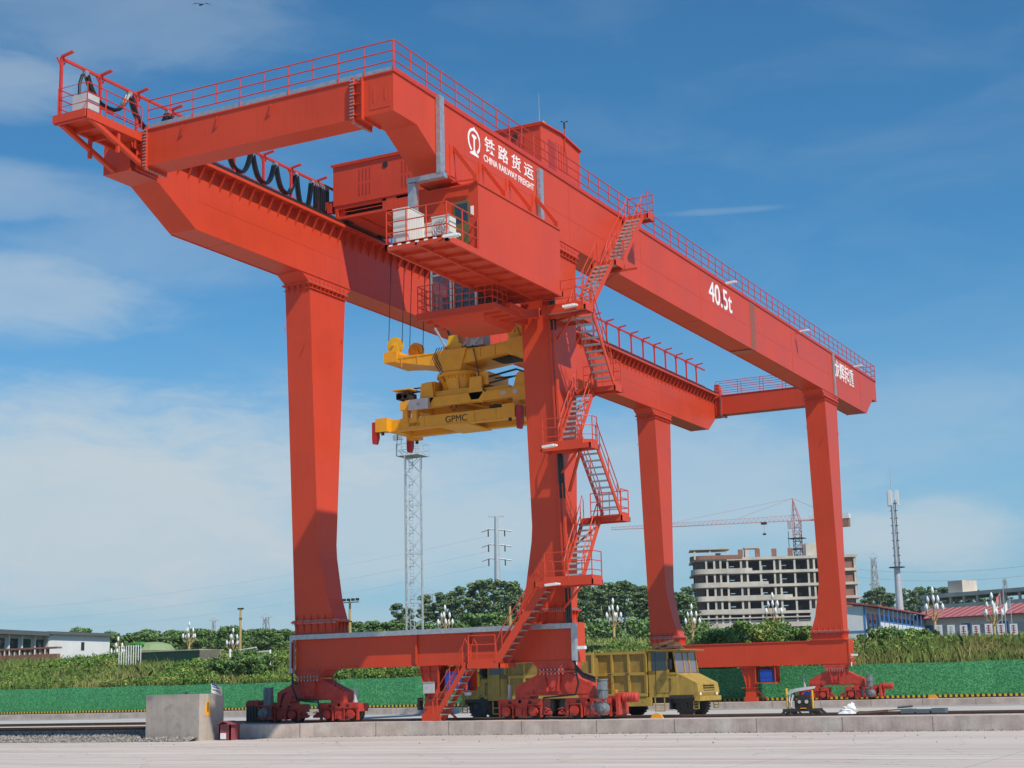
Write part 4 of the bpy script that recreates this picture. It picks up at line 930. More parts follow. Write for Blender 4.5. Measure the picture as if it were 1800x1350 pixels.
b = MB(); b.prism([(-4.95, 15.4), (-4.35, 15.4), (-4.45, 15.85), (-4.85, 15.85)], 1, -.5, -.1); SPb(b, 'rope_guard', YELB)
b = MB()
for x in (-7.1, -6.3, -3.3, -2.6): b.box(x, x + .03, y0 - .03, y0, 14.75 if x < -6 else 14.7, 15.18)
b.box(-7.6, -1.5, y0 - .02, y0 - .005, 15.12, 15.15); SPb(b, 'web_stiffener', YEL, hb)
b = MB()
for k in range(3): b.tube([(-5.3 + k * .12, y0 - .05, 15.35), (-5.5 + k * .1, y0 - .12, 14.9), (-5.2 + k * .1, y0 - .05, 14.3), (-5.0 + k * .1, y0 + .1, 13.9)], .02, 5)
b.tube([(-3.7, y0 + .1, 15.3), (-3.5, y0 - .1, 14.9), (-3.4, y0, 14.2), (-3.3, y0 - .05, 13.6), (-3.0, -.8, 13.2)], .022, 5)
SPb(b, 'hydraulic_hose', BLACK)
# slewing ring
b = MB(); b.lathe((-4.65, .3, 0), [(.6, 14.32), (1.05, 14.30), (1.10, 14.25), (1.10, 14.12), (.98, 14.08), (.95, 13.98), (.80, 13.65), (.80, 13.5), (.4, 13.5)], 32)
for k in range(40):
    a = k * math.pi / 20; b.cbox((-4.65 + 1.0 * math.cos(a), .3 + 1.0 * math.sin(a), 14.03), (.05, .05, .1))
for k in range(8):
    a = k * math.pi / 4 + .3; b.bar((-4.65 + .82 * math.cos(a), .3 + .82 * math.sin(a), 13.55), (-4.65 + .95 * math.cos(a), .3 + .95 * math.sin(a), 14.0), .04, .2)
SPb(b, 'slewing_ring', YEL, sm=True)
b = MB(); b.box(-5.9, -3.4, -.55, 1.15, 13.35, 13.52)
for x in (-5.95, -3.6):
    for y in (-.75, 1.1): b.prism([(x - .15, 13.9), (x + .4, 13.9), (x + .45, 13.2), (x + .25, 12.95), (x - .1, 12.95), (x - .2, 13.2)], 1, y, y + .16)
b.box(-6.0, -5.5, -.6, 1.2, 13.5, 13.95); b.box(-3.5, -2.95, -.6, 1.2, 13.55, 14.1)
SPb(b, 'rotator_frame', YEL)
b = MB()
for x in (-5.55, -3.2): b.tube([(x + .18 * math.cos(t * .45), -.7, 13.0 + .18 * math.sin(t * .45)) for t in range(12)], .035, 6); b.cut()
b.split('lifting_lug', YEL, SP)
b = MB(); b.box(-6.9, -2.1, .0, .1, 13.88, 13.92)
b.tube([(-7.3, -.3, 13.62), (-5.6, -.3, 13.70)], .035, 6); b.tube([(-3.2, -.5, 13.85), (-1.7, -.5, 14.05), (-1.3, -.4, 13.9), (-1.2, -.4, 13.3)], .045, 6); b.tube([(-3.0, -.5, 13.6), (-1.7, -.5, 13.78)], .035, 6); b.tube([(-4.6, -.6, 12.95), (-4.75, -.62, 12.75), (-4.6, -.6, 12.6), (-4.45, -.6, 12.75), (-4.55, -.6, 12.9)], .02, 5)
b.box(-5.2, -4.1, -.3, .9, 13.1, 13.35)
SPb(b, 'hydraulic_hose', BLACK)
# upper spreader frame
b = MB(); b.box(-6.9, -1.35, -.75, -.45, 12.85, 13.25); b.box(-6.9, -1.35, 1.15, 1.45, 12.85, 13.25); b.box(-5.5, -2.0, -.6, 1.3, 13.25, 13.42)
b.box(-7.1, -6.6, -.8, 1.5, 12.85, 13.2); b.box(-1.75, -1.15, -.8, 1.5, 12.7, 13.3); b.prism([(-1.75, 13.3), (-1.2, 13.3), (-1.3, 13.85), (-1.45, 13.92), (-1.6, 13.8)], 1, -.7, -.5)
for x in (-7.0, -6.55, -1.75): b.box(x, x + .25, -.78, -.5, 12.3, 12.9)
for x in (-5.2, -4.2, -3.2, -2.4): b.bar((x, -.5, 12.9), (x + .5, 1.2, 12.9), .06)
uf = SPb(b, 'upper_frame', YEL)
b = MB(); b.box(-6.6, -5.65, -.95, -.78, 12.78, 13.22); SPb(b, 'control_cabinet', GREYBOX)
text('○', .12, DARK, SP, (-6.18, -.95, 12.94), 'y-', name='cabinet_emblem')
b = MB(); b.box(-7.35, -6.75, -.7, .0, 13.35, 13.62); b.cyl((-7.2, -.7, 13.45), (-7.2, -.2, 13.45), .14, 12); b.cyl((-6.9, -.7, 13.45), (-6.9, -.2, 13.45), .1, 12); SPb(b, 'hydraulic_pump', DKSTEEL)
b = MB(); b.box(-7.5, -6.6, -.8, .1, 13.72, 13.76); SPb(b, 'pump_cover', YEL)
b = MB(); b.box(-2.3, -2.05, -.765, -.75, 13.0, 13.15); b.cut(); b.box(-1.72, -1.5, -.815, -.8, 12.98, 13.16); b.cut(); b.box(-1.14, -1.13, -.5, .6, 12.85, 13.1); b.split('data_plate', GREYBOX, uf)
# telescopic beam + end beams
b = MB(); b.box(-7.7, -1.3, -.70, -.32, 12.02, 12.50); b.box(-7.7, -1.3, 1.0, 1.38, 12.02, 12.50); b.box(-5.3, -3.9, -.74, 1.4, 11.98, 12.05); b.box(-7.6, -1.4, -.72, -.70, 12.0, 12.04)
for x in (-7.2, -6.0, -3.6, -2.6): b.box(x, x + .03, -.72, -.70, 12.04, 12.48)
lb = SPb(b, 'telescopic_beam', YEL)
text('GPMC', .27, DARK, lb, (-4.95, -.70, 12.12), 'y-', bold=0); text('205853', .13, DARK, lb, (-6.75, -.70, 12.14), 'y-', bold=0)
for x in (-8.05, -1.98):
    b = MB(); b.box(x, x + .42, -.95, 1.75, 12.08, 12.45)
    for y in (-1.05, 1.5): b.box(x - .12, x + .45, y - .02, y + .42, 11.98, 12.55)
    e = SPb(b, 'end_beam', YEL)
    for y in (-1.05, 1.75):
        f = MB(); xx = x - .30 if x < -4 else x + .50
        f.prism([(xx, 12.42), (xx + .22, 12.42), (xx + .22, 11.75), (xx + .14, 11.5), (xx + .02, 11.5), (xx, 11.75)], 1, y, y + .28); SPb(f, 'corner_guide', mat('guide_red', (0.40, 0.02, 0.02, 1), .5) if 'guide_red' not in MATS else MATS['guide_red'], e)
        f = MB(); f.cyl((x + .15, y + .15, 11.85), (x + .15, y + .15, 11.98), .07, 10); SPb(f, 'twistlock', DKSTEEL, e)
b = MB(); b.box(-1.12, -1.10, -.6, 1.6, 12.0, 12.5); b.box(-1.1, -.75, -.9, -.85, 12.0, 12.5); SPb(b, 'hazard_board', HAZ2)
b = MB()
for k in range(4): b.cyl((-2.95 + k * .2, -.5, 12.6 + .05 * (k % 2)), (-2.75 + k * .2, -.5, 12.6), .08, 8)
SPb(b, 'hydraulic_cylinder', DKSTEEL)

SP.location = (-6.31, 3.05, 12.31); SP.scale = (1.049, 1.049, 1.049)
hzm = bpy.data.materials.new('haze_air'); hzm.use_nodes = True; t_ = hzm.node_tree; t_.nodes.clear()
pv_ = nd(t_, 'ShaderNodeVolumePrincipled'); pv_.inputs['Color'].default_value = (0.80, 0.88, 1.0, 1); pv_.inputs['Density'].default_value = 0.00014; pv_.inputs['Anisotropy'].default_value = 0.2
t_.links.new(pv_.outputs[0], nd(t_, 'ShaderNodeOutputMaterial').inputs['Volume'])
b = MB(); b.box(-640, 300, -140, 760, Zr - 1.5, 60); tag(b.build('haze', hzm), kind='stuff')
# =================================================================== SMALL THINGS IN THE YARD
SB = empty('stop_block', (-14.75, -5.1, Zr), 'big square concrete end stop block beside the track at the left', 'concrete block')
b = MB(); b.box(-16.1, -13.4, -5.9, -4.35, Zr, 1.32); b.box(-14.9, -14.8, -5.0, -4.9, 1.32, 1.42); blk = b.build('block', BLOCK, SB)
b = MB(); b.prism([(-5.42, 1.10), (-5.32, 1.10), (-5.16, .45), (-5.58, .45)][::-1], 0, -13.4, -13.392)
b.build('warning_arrow', mat('orange_label', (0.80, 0.36, 0.02, 1), .5), SB)
b = MB(); b.box(-13.39, -13.386, -5.40, -5.34, .62, .98); b.build('label_text', DARK, SB)
SG = empty('warning_sign', (-13.6, -4.7, 1.32), 'small white warning sign with a blue top edge leaning on the concrete block', 'sign')
b = MB(); b.prism([(-5.15, 1.34), (-4.5, 1.22), (-4.5, 1.56), (-5.15, 1.72)], 0, -13.42, -13.38); b.build('panel', WHITE, SG)
b = MB(); b.prism([(-5.15, 1.66), (-4.8, 1.58), (-4.8, 1.62), (-5.15, 1.73)], 0, -13.378, -13.374); b.build('blue_edge', BLUE, SG)
b = MB(); b.add([(-13.376, -4.72, 1.30), (-13.376, -4.55, 1.27), (-13.376, -4.63, 1.46)], [(0, 1, 2)]); b.build('orange_triangle', MATS['orange_label'], SG)
for z, w_ in ((1.56, .5), (1.44, .42)):
    b = MB()
    for k in range(5): b.box(-13.378, -13.375, -5.10 + k * .09, -5.04 + k * .09, z - .018 * k, z + .06 - .018 * k)
    b.build('sign_text', DARK, SG)
BX = empty('red_kerb_box', (-12.55, -5.2, Zr), 'dark red open metal box with a tin cover standing at the start of the kerb', 'box')
b = MB(); b.box(-12.80, -12.25, -5.4, -5.34, Zr, .10); b.box(-12.80, -12.74, -5.4, -4.8, Zr, .10); b.box(-12.30, -12.25, -5.4, -4.8, Zr, .10); b.box(-12.8, -12.25, -4.85, -4.8, Zr, .1)
b.build('case', mat('faded_red', (0.26, 0.05, 0.06, 1), .6), BX)
b = MB(); b.prism([(-12.9, .10), (-12.55, .22), (-12.15, .10), (-12.15, .13), (-12.55, .25), (-12.9, .13)], 1, -5.5, -4.75); b.build('cover', MATS['faded_red'], BX)
b = MB(); b.box(-12.72, -12.45, -5.415, -5.40, Zr + .05, Zr + .28); b.build('label_plate', LET, BX)
b = MB(); b.box(-8.08, -7.84, -1.99, -1.95 + .06, -.46, -.28); tag(b.build('junction_plate', LET, loc=(-7.96, -2.0, -.46)), 'small white square plate fixed low on the near kerb face', 'plate')
def end_stop(name, x, y, s, lab):
    b = MB(); b.prism([(x - .42 * s, 0.0), (x + .42 * s, 0.0), (x + .30 * s, .2 * s), (x + .12 * s, .30 * s), (x - .12 * s, .30 * s), (x - .30 * s, .2 * s)], 1, y - .05, y + .05); tag(b.build(name, MATS['orange_label'], loc=(x, y, 0)), lab, 'marker')
end_stop('rail_marker', 3.6, .15, .62, 'small orange rounded marker on the near kerb beside the yellow truck')
end_stop('rail_marker', 5.2, 40.3, .75, 'small orange rounded marker on the far kerb right of the crane foot')

# ---- dump trucks
def truck(x, y, rz, label, turned=0.0):
    T = empty('dump_truck', (0, 0, 0), label, 'dump truck')
    g = 0.0
    b = MB(); b.box(-5.6, 2.5, -.55, .55, .75, 1.05); b.box(-5.3, .0, -1.3, 1.3, .98, 1.06)
    for xx in (-4.6, -2.0, 1.6): b.box(xx - .12, xx + .12, -1.1, 1.1, .5, .75)
    b.box(-.3, 2.6, -1.2, -.9, .7, 1.0)
    b.build('chassis', DKSTEEL, T)
    for s_ in (-1,):
        b = MB(); b.box(-5.35, -.25, -1.5, -1.42, 1.15, 3.42); b.box(-5.35, -.25, 1.42, 1.5, 1.15, 3.42); b.box(-.31, -.25, -1.5, 1.5, 1.15, 3.42); b.box(-5.35, -5.29, -1.5, 1.5, 1.15, 3.2); b.box(-5.35, -.25, -1.5, 1.5, 1.10, 1.2)
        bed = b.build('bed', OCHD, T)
        for sy in (-1, 1):
            r = MB(); yo, yi = sorted((sy * 1.5, sy * 1.62))
            for z0_, z1_ in ((3.34, 3.48), (2.20, 2.36), (1.06, 1.24)): r.box(-5.4, -.2, yo, yi, z0_, z1_)
            for k in range(6): xx = -5.4 + k * 1.02; r.box(xx, xx + .12, yo, yi + (.0), 1.24, 2.20); r.box(xx, xx + .12, yo, yi, 2.36, 3.34)
            r.box(-.32, -.2, yo, yi, 1.24, 3.34)
            r.build('side_rib', OCH, bed)
        r = MB()
        for k in range(4): r.box(-4.6 + k * 1.05, -4.4 + k * 1.05, -1.66, -1.62, 2.24, 2.32)
        r.build('hinge', RUST, bed)
    b = MB(); b.box(-5.2, .0, -1.58, -1.3, .55, 1.02); b.build('side_skirt', OCH, T)
    c = MB()
    c.box(-.15, 1.55, -1.45, 1.45, 1.0, 2.2); c.box(-.15, .95, -1.45, 1.45, 2.2, 2.42)
    c.box(-.15, .0, -1.45, 1.45, 2.2, 3.45); 
    for sy in (-1.45, 1.37): c.box(.0, .32, sy, sy + .08, 2.2, 3.45); c.box(.95, 1.05, sy, sy + .08, 2.2, 3.45)
    for sy in (-1.45, -.35, .35, 1.37): c.bar((1.52, sy + .04, 2.2), (1.36, sy + .04, 3.45), .08, .08)
    c.box(-.15, 1.45, -1.45, 1.45, 3.40, 3.47); c.box(1.0, 1.5, -1.45, -1.37, 2.1, 2.3)
    cab = c.build('cab', OCH, T)
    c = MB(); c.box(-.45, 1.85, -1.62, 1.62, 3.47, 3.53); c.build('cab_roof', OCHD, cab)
    c = MB(); c.prism([(1.55, 1.0), (2.66, 1.0), (2.74, 1.22), (2.66, 1.72), (1.55, 2.26)], 1, -1.42, 1.42); hd = c.build('hood', OCH, T)
    c = MB()
    for j in range(3):
        for k in range(8): c.box(2.70, 2.73, -.7 + k * .19, -.58 + k * .19, 1.28 + j * .13, 1.35 + j * .13)
    c.build('grille', DARK, hd)
    c = MB(); c.box(2.5, 2.82, -1.45, 1.45, .78, 1.02); c.build('bumper', OCH, T)
    for sy in (-1, 1):
        c = MB(); c.box(1.05, 2.45, min(sy * 1.40, sy * 1.47), max(sy * 1.40, sy * 1.47), .92, 1.10); c.box(1.0, 1.08, min(sy * .6, sy * 1.42), max(sy * .6, sy * 1.42), .35, 1.0); c.build('mudguard', DKSTEEL, T)
        c = MB(); c.box(.275, .30, min(sy * 1.45, sy * 1.462), max(sy * 1.45, sy * 1.462), 1.2, 3.4); c.box(1.05, 1.07, min(sy * 1.45, sy * 1.462), max(sy * 1.45, sy * 1.462), 1.2, 2.2); c.build('door_gap', DARK, cab)
        c = MB(); yo = sy * 1.455; c.box(.04, .96, min(yo, sy * 1.44), max(yo, sy * 1.44), 2.42, 3.40); w = c.build('window', GLASS, cab)
        c = MB(); c.box(.30, 1.05, min(sy * 1.46, sy * 1.475), max(sy * 1.46, sy * 1.475), 1.25, 2.20); d = c.build('door', OCH, cab)
        c = MB(); c.box(1.06, 1.13, min(sy * 1.47, sy * 1.5), max(sy * 1.47, sy * 1.5), 1.9, 1.95); c.bar((1.15, sy * 1.5, 1.3), (1.15, sy * 1.5, 2.0), .025); c.build('door_handle', BLACK, d)
        c = MB(); c.bar((1.25, sy * 1.46, 3.0), (1.3, sy * 1.75, 2.95), .03); c.box(1.2, 1.35, sy * 1.75 - .13, sy * 1.75 + .13, 2.45, 3.0); c.build('mirror', BLACK, T)
        c = MB(); c.bar((.2, sy * 1.45, .98), (.2, sy * 1.45, .25), .05); c.bar((.75, sy * 1.45, .98), (.75, sy * 1.45, .25), .05)
        for z in (.28, .6): c.bar((.2, sy * 1.45, z), (.75, sy * 1.45, z), .06)
        c.build('step_ladder', OCH, T)
        c = MB(); c.bar((2.40, sy * 1.35, .78), (2.40, sy * 1.35, .35), .04); c.bar((2.70, sy * 1.35, .78), (2.70, sy * 1.35, .35), .04)
        for z in (.37, .52, .67): c.bar((2.40, sy * 1.35, z), (2.70, sy * 1.35, z), .04)
        c.build('step_ladder', OCH, T)
        c = MB(); c.lathe((2.70, sy * 1.1, 1.15), [(.11, 0), (.1, .03), (.02, .05)], 12, 0); c.build('headlight', LET, T)
    c = MB(); c.add([(1.50, -1.3, 2.28), (1.50, 1.3, 2.28), (1.37, 1.3, 3.40), (1.37, -1.3, 3.40)], [(0, 1, 2, 3)]); c.build('windshield', GLASSP, cab)
    for (xx, ww) in ((1.75, .42), (-2.2, .42), (-3.9, .42)):
        for sy in (-1, 1):
            c = MB(); r_ = .70 if xx < 0 or turned else .56; yc = sy * (1.12 if xx < 0 or turned else .85)
            c.lathe((0, -ww / 2, 0), [(.34, 0), (r_ * .9, .0), (r_, .08), (r_, ww - .08), (r_ * .9, ww), (.34, ww)], 28, 1)
            for k in range(22):
                a = k * 2 * math.pi / 22
                for q in (-1, 1): c.bar(((r_ + .005) * math.cos(a), q * .02, (r_ + .005) * math.sin(a)), ((r_ + .005) * math.cos(a + .12), q * ww * .48, (r_ + .005) * math.sin(a + .12)), .07, .05)
            w = c.build('wheel', TYRE, None, smooth=True); w.parent = T; w.location = (xx, yc, r_)
            c = MB(); c.lathe((0, (-ww / 2 - .01), 0), [(.08, -.05), (.16, -.05), (.2, .03), (.33, .03), (.35, -.01), (.35, .05)], 20, 1) if sy < 0 else c.lathe((0, ww / 2 + .01, 0), [(.35, -.05), (.35, .01), (.33, -.03), (.2, -.03), (.16, .05), (.08, .05)], 20, 1)
            ri = c.build('rim', GREYBOX if xx < 0 else DKSTEEL, None, smooth=True); ri.parent = w
            if xx > 0: w.rotation_euler = (0, 0, turned)
    return T
TYRE = mat('dusty_tyre', (0.045, 0.042, 0.038, 1), .85, var=.3, scale=4)
tr1 = truck(0, 0, 0, 'faded yellow dump truck with its cab and sloping hood facing right behind the crane'); tr1.location = (-5.98, 24.6, Zr + .05); rotz(tr1, R(-3))
b = MB(); v = []
for i, (x0, x1, y0, y1, z0, z1) in enumerate(((-.3, .5, -1.0, .3, .0, .35), (.2, 1.1, -.9, .6, .05, .28), (-.2, .9, -.2, .9, .0, .42))):
    b.loft([(z0, x0, x1, y0, y1), (z1, x0 + .1, x1 - .15, y0 + .1, y1 - .12)])
b.bar((-.2, -1.2, .05), (1.4, -.9, .12), .09); b.bar((.3, -1.3, .28), (.9, -.6, .5), .07, .12)
jk = b.build('rusty_load', RUST, None); jk.location = (-5.85, 24.5, Zr + .05 + 3.53); tag(jk, 'heap of rusty scrap lying on the yellow truck cab roof', 'scrap')
tr2 = truck(0, 0, 0, 'faded yellow dump truck facing left with turned front wheels behind the crane stairs', turned=R(-24)); tr2.location = (-14.6, 23.6, Zr + .05); rotz(tr2, R(184))
b = MB(); b.lathe((1.75, 1.62, 2.1), [(.1, -.05), (.26, 0), (.26, .42), (.3, .44), (.3, .52), (.16, .56)], 16); b.box(1.55, 2.2, 1.2, 1.6, 1.8, 2.5); a_ = b.build('air_filter', YELB, None, smooth=True); a_.parent = tr2
b = MB(); b.lathe((2.2, 1.62, 1.45), [(.02, -.2), (.2, -.1), (.2, .1), (.02, .2)], 14); a_ = b.build('work_lamp', WHITE, None, smooth=True); a_.parent = tr2
# graffiti on the bed
g_ = MB()
for (u, v_, r_) in ((.0, .0, .14), (.32, .04, .16), (.3, -.08, .09)): g_.tube([(-2.75 + u + r_ * math.cos(t * .6), -1.515, 1.75 + v_ + r_ * 1.2 * math.sin(t * .6)) for t in range(9)], .02, 4)
g_.bar((-4.2, -1.515, 1.5), (-4.15, -1.515, 2.0), .04, .02); g_.bar((-3.95, -1.515, 1.45), (-3.98, -1.515, 1.95), .04, .02)
a_ = g_.build('paint_scrawl', mat('red_scrawl', (0.45, 0.06, 0.02, 1), .7), None); a_.parent = tr1

# ---- track tamping machine and bits on the track
M = empty('track_machine', (4.75, 16.6, Zr), 'small oily rail tamping machine with two yellow posts and a bundled white hose', 'machine')
b = MB()
for s_ in (-1, 1):
    for x in (-.85, -.45, .55, .95): b.bar((4.75 + x, 16.6 + s_ * .4, -.05), (4.75 + x * 1.35, 16.6 + s_ * .5, Zr + .12), .1, .14); b.bar((4.75 + x, 16.6 + s_ * .4, -.0), (4.75 + x + .25, 16.6 + s_ * .45, -.22), .08)
b.box(3.8, 5.75, 16.1, 16.2, -.1, .05); b.box(3.8, 5.75, 17.0, 17.1, -.1, .05); b.box(3.9, 5.7, 16.2, 17.0, -.06, 0)
fr = b.build('frame', DKSTEEL, M)
b = MB(); b.cyl((4.05, 16.3, -.05), (4.0, 16.3, 1.15), .07, 12); b.build('post', YELB, M, smooth=True)
b = MB(); b.cyl((5.45, 16.3, -.05), (5.45, 16.3, 1.05), .06, 12); b.build('post', YELB, M, smooth=True)
b = MB(); b.box(4.5, 5.35, 16.2, 16.9, .0, .55); b.box(4.6, 5.2, 16.25, 16.8, .55, .8); b.cyl((4.75, 16.15, .42), (4.75, 16.25, .42), .14, 14); b.cyl((5.15, 16.15, .42), (5.15, 16.25, .42), .15, 14); b.cyl((4.5, 16.5, .6), (4.35, 16.5, .9), .06, 8)
for k in range(5): b.box(4.45 - .01, 4.5, 16.25 + k * .13, 16.3 + k * .13, .1, .5)
b.build('engine', DKSTEEL, M, smooth=True)
b = MB(); b.cyl((4.75, 16.13, .42), (4.75, 16.15, .42), .09, 14); b.cyl((5.15, 16.13, .42), (5.15, 16.15, .42), .10, 14); b.build('pulley', GREYBOX, M, smooth=True)
b = MB(); b.box(4.8, 5.1, 16.1, 16.9, -.02, .10); b.build('fuel_tank', YEL, M)
b = MB(); b.box(5.0, 5.35, 16.3, 16.7, .8, .95); b.build('blue_cap', BLUE, M)
b = MB()
for k in range(6): b.tube([(4.05 + .02 * k, 16.2 + .05 * k, .8 + .05 * k), (4.6, 16.2 + .06 * k, .98 + .03 * k), (5.6, 16.25 + .04 * k, 1.12 + .02 * k)], .022, 6)
b.tube([(4.2, 16.3, .9), (4.15, 16.25, .5), (4.3, 16.2, .1), (4.25, 16.2, .35), (4.4, 16.25, .8)], .05, 6)
b.build('white_hose', GREYBOX, M, smooth=True)
M.location = (4.35, 16.3, Zr + .0); M.scale = (.86, .86, .86)
# crumpled bag
b = MB(); ng = 14; mg = 9
for j in range(mg + 1):
    for i in range(ng):
        a = 2 * math.pi * i / ng; h = j / mg; r_ = (.36 * (1 - h) ** .6 + .05) * (1 + rng.normal(0, .14)); b.v.append((6.35 + r_ * 1.1 * math.cos(a) + .35 * h, 16.4 + r_ * .7 * math.sin(a), Zr + .05 + .62 * h ** .8 + rng.normal(0, .03)))
for j in range(mg):
    for i in range(ng): b.f.append((j * ng + i, j * ng + (i + 1) % ng, (j + 1) * ng + (i + 1) % ng, (j + 1) * ng + i))
b.f.append(tuple(range(ng))[::-1]); b.f.append(tuple(mg * ng + i for i in range(ng)))
tag(b.build('sack', LET, loc=(6.35, 16.4, Zr)), 'crumpled white plastic sack lying beside the track machine', 'sack')
b = MB(); b.box(8.9, 9.5, 16.5, 17.2, Zr + .05, Zr + .38); b.box(9.6, 10.2, 16.5, 17.2, Zr + .05, Zr + .36); b.box(10.3, 10.9, 16.5, 17.2, Zr + .05, Zr + .40); b.cyl((8.7, 16.8, Zr + .45), (9.4, 16.8, Zr + .5), .05, 8)
tag(b.build('metal_crate', mat('slate_box', (0.10, 0.13, 0.14, 1), .5), loc=(9.8, 16.8, Zr)), 'low row of slate grey metal crates beside the rusty rails at right', 'crate')
def heap(name, cx, cy, L, lab, cat, n=14, m=RUST, seed=3):
    b = MB(); rr = random.Random(seed)
    for k in range(n):
        x = cx + rr.uniform(-L, L); y = cy + rr.uniform(-.5, .5); a = rr.uniform(-.4, .4); l = rr.uniform(.3, 1.1); z = Zr + .08 + rr.uniform(0, .22)
        b.bar((x - l * math.cos(a), y - l * math.sin(a), z), (x + l * math.cos(a), y + l * math.sin(a), z + rr.uniform(-.05, .1)), rr.uniform(.05, .1), rr.uniform(.04, .1))
    tag(b.build(name, m, loc=(cx, cy, Zr)), lab, cat)
heap('scrap_pile', 8.0, 16.9, .9, 'flat pile of rusty steel bars between the white sack and the slate crates', 'scrap')
heap('scrap_pile', -24.0, 2.8, 2.2, 'low pile of brown rusty offcuts behind the track at far left', 'scrap', 10, RUST, 5)
heap('cable_heap', -11.2, 1.35, 1.1, 'tangled dark cables lying on the kerb under the left crane leg', 'cable', 22, BLACK, 9)
heap('cable_heap', -16.3, 1.0, .9, 'loose dark cables on the kerb left of the left crane foot', 'cable', 12, BLACK, 12)
b = MB(); v0 = rng.normal(0, .2, (10, 3))

# =================================================================== BACKGROUND
def lamp_proto():
    T = empty('street_lamp', (0, 0, 0), 'x', 'street lamp')
    b = MB(); b.lathe((0, 0, 0), [(.38, 0), (.38, .5), (.24, .7), (.20, 4.8), (.16, 7.0), (.1, 7.3)], 10); b.build('pole', LAMPP, None, smooth=True).parent = T
    a_ = MB(); l = MB(); pos = []
    for k in range(5): a = k * math.pi / 2.5 + .3; pos.append((.98 * math.cos(a), .98 * math.sin(a), 8.35))
    for k in range(3): a = k * math.pi / 1.5 + .8; pos.append((.62 * math.cos(a), .62 * math.sin(a), 9.25))
    pos.append((0, 0, 10.2))
    for (x, y, z) in pos:
        r_ = math.hypot(x, y); a_.tube([(0, 0, 6.7 + .5 * (z > 9)), (x * .45, y * .45, 7.3 + .7 * (z > 9)), (x * .95, y * .95, z - .75), (x, y, z - .35)], .055, 5)
    a_.build('lamp_arm', LAMPP, None, smooth=True).parent = T
    for (x, y, z) in pos:
        l = MB(); l.lathe((x, y, z), [(.05, -.36), (.15, -.2), (.18, 0), (.12, .28), (.02, .45)], 8); l.build('lamp_shade', WHITE, None, smooth=True).parent = T
    return T
LP_ = lamp_proto(); first = True
for px, py, D, lab in ((208, 1118, 190, 'magnolia style street lamp just right of the white building at far left'), (333, 1092, 195, 'magnolia style street lamp above the green sheds at left'), (410, 1103, 190, 'magnolia style street lamp beside the tall thin camera mast at left'),
                       (782, 1062, 200, 'magnolia style street lamp right of the lattice floodlight tower'), (1077, 1050, 200, 'magnolia style street lamp between the central crane leg and the next leg'), (1215, 1060, 200, 'magnolia style street lamp left of the unfinished concrete building'),
                       (1357, 1040, 185, 'magnolia style street lamp in front of the middle of the unfinished building'), (1638, 1030, 175, 'magnolia style street lamp above the red roof beside the roof house'), (1742, 1040, 180, 'magnolia style street lamp behind the two white flags')):
    sc = .78 if px < 500 else 1.0; p_ = spot(px, py, D); o = LP_ if first else copy_tree(LP_); first = False
    z0 = terr(p_.x, p_.y); o.location = (p_.x, p_.y, p_.z - 10.7 * sc); o.scale = (sc, sc, sc); o['label'] = lab; o['group'] = 'magnolia style street lamps along the road behind'
    for c_ in o.children:
        pass
# lattice floodlight tower
TW = spot(729, 1100, 150); TWz = terr(TW.x, TW.y); tw = empty('floodlight_tower', (TW.x, TW.y, TWz), 'tall pale steel lattice floodlight tower behind the left half of the crane', 'tower')
b = MB(); topz = 24.0; hw = .78; ang = R(28)
def tp(k, z): a = ang + math.pi / 4 + k * math.pi / 2; return Vector((TW.x + hw * 1.414 * math.cos(a), TW.y + hw * 1.414 * math.sin(a), z))
for k in range(4): b.bar(tp(k, TWz), tp(k, topz), .10)
nb = 12
for i in range(nb):
    z0 = TWz + (topz - TWz) * i / nb; z1 = TWz + (topz - TWz) * (i + 1) / nb
    for k in range(4):
        p0, p1 = (k, (k + 1) % 4) if i % 2 else ((k + 1) % 4, k)
        b.bar(tp(p0, z0), tp(p1, z1), .06); b.bar(tp(p1, z0), tp(p0, z1), .045)
        if i % 3 == 0: b.bar(tp(k, z0), tp((k + 1) % 4, z0), .09)
b.build('lattice_mast', mat('pale_steel', (0.50, 0.54, 0.56, 1), .5, metal=.3, var=.1), tw)
PST = MATS['pale_steel']
b = MB(); b.tube([(TW.x - .15, TW.y - .5, TWz), (TW.x - .15, TW.y - .5, topz)], .03, 4); b.tube([(TW.x + .25, TW.y - .5, TWz), (TW.x + .25, TW.y - .5, topz)], .03, 4)
for k in range(60): z = TWz + k * (topz - TWz) / 60; b.bar((TW.x - .15, TW.y - .5, z), (TW.x + .25, TW.y - .5, z), .035)
b.build('ladder', PST, tw)
b = MB()
def tq(k, z, w): a = ang + math.pi / 4 + k * math.pi / 2; return Vector((TW.x + w * math.cos(a), TW.y + w * math.sin(a), z))
b.loft([(topz, TW.x - 1.25, TW.x + 1.25, TW.y - 1.1, TW.y + 1.1), (topz + .06, TW.x - 1.25, TW.x + 1.25, TW.y - 1.1, TW.y + 1.1)])
railing(b, [(TW.x - 1.25, TW.y - 1.1, topz), (TW.x + 1.25, TW.y - 1.1, topz), (TW.x + 1.25, TW.y + 1.1, topz), (TW.x - 1.25, TW.y + 1.1, topz), (TW.x - 1.25, TW.y - 1.1, topz)], 1.2, 2, 1.2, r=.028)
b.build('work_platform', PST, tw)
for x in (-1.1, -.6, .6, 1.1):
    b = MB(); b.bar((TW.x + x, TW.y - 1.2, topz), (TW.x + x, TW.y - 1.2, topz + 1.9), .06); b.box(TW.x + x - .3, TW.x + x + .3, TW.y - 1.5, TW.y - 1.2, topz + 1.6, topz + 2.1); b.bar((TW.x + x, TW.y - 1.2, topz + .6), (TW.x + x + .5, TW.y, topz), .05); b.build('floodlight', PST, tw)
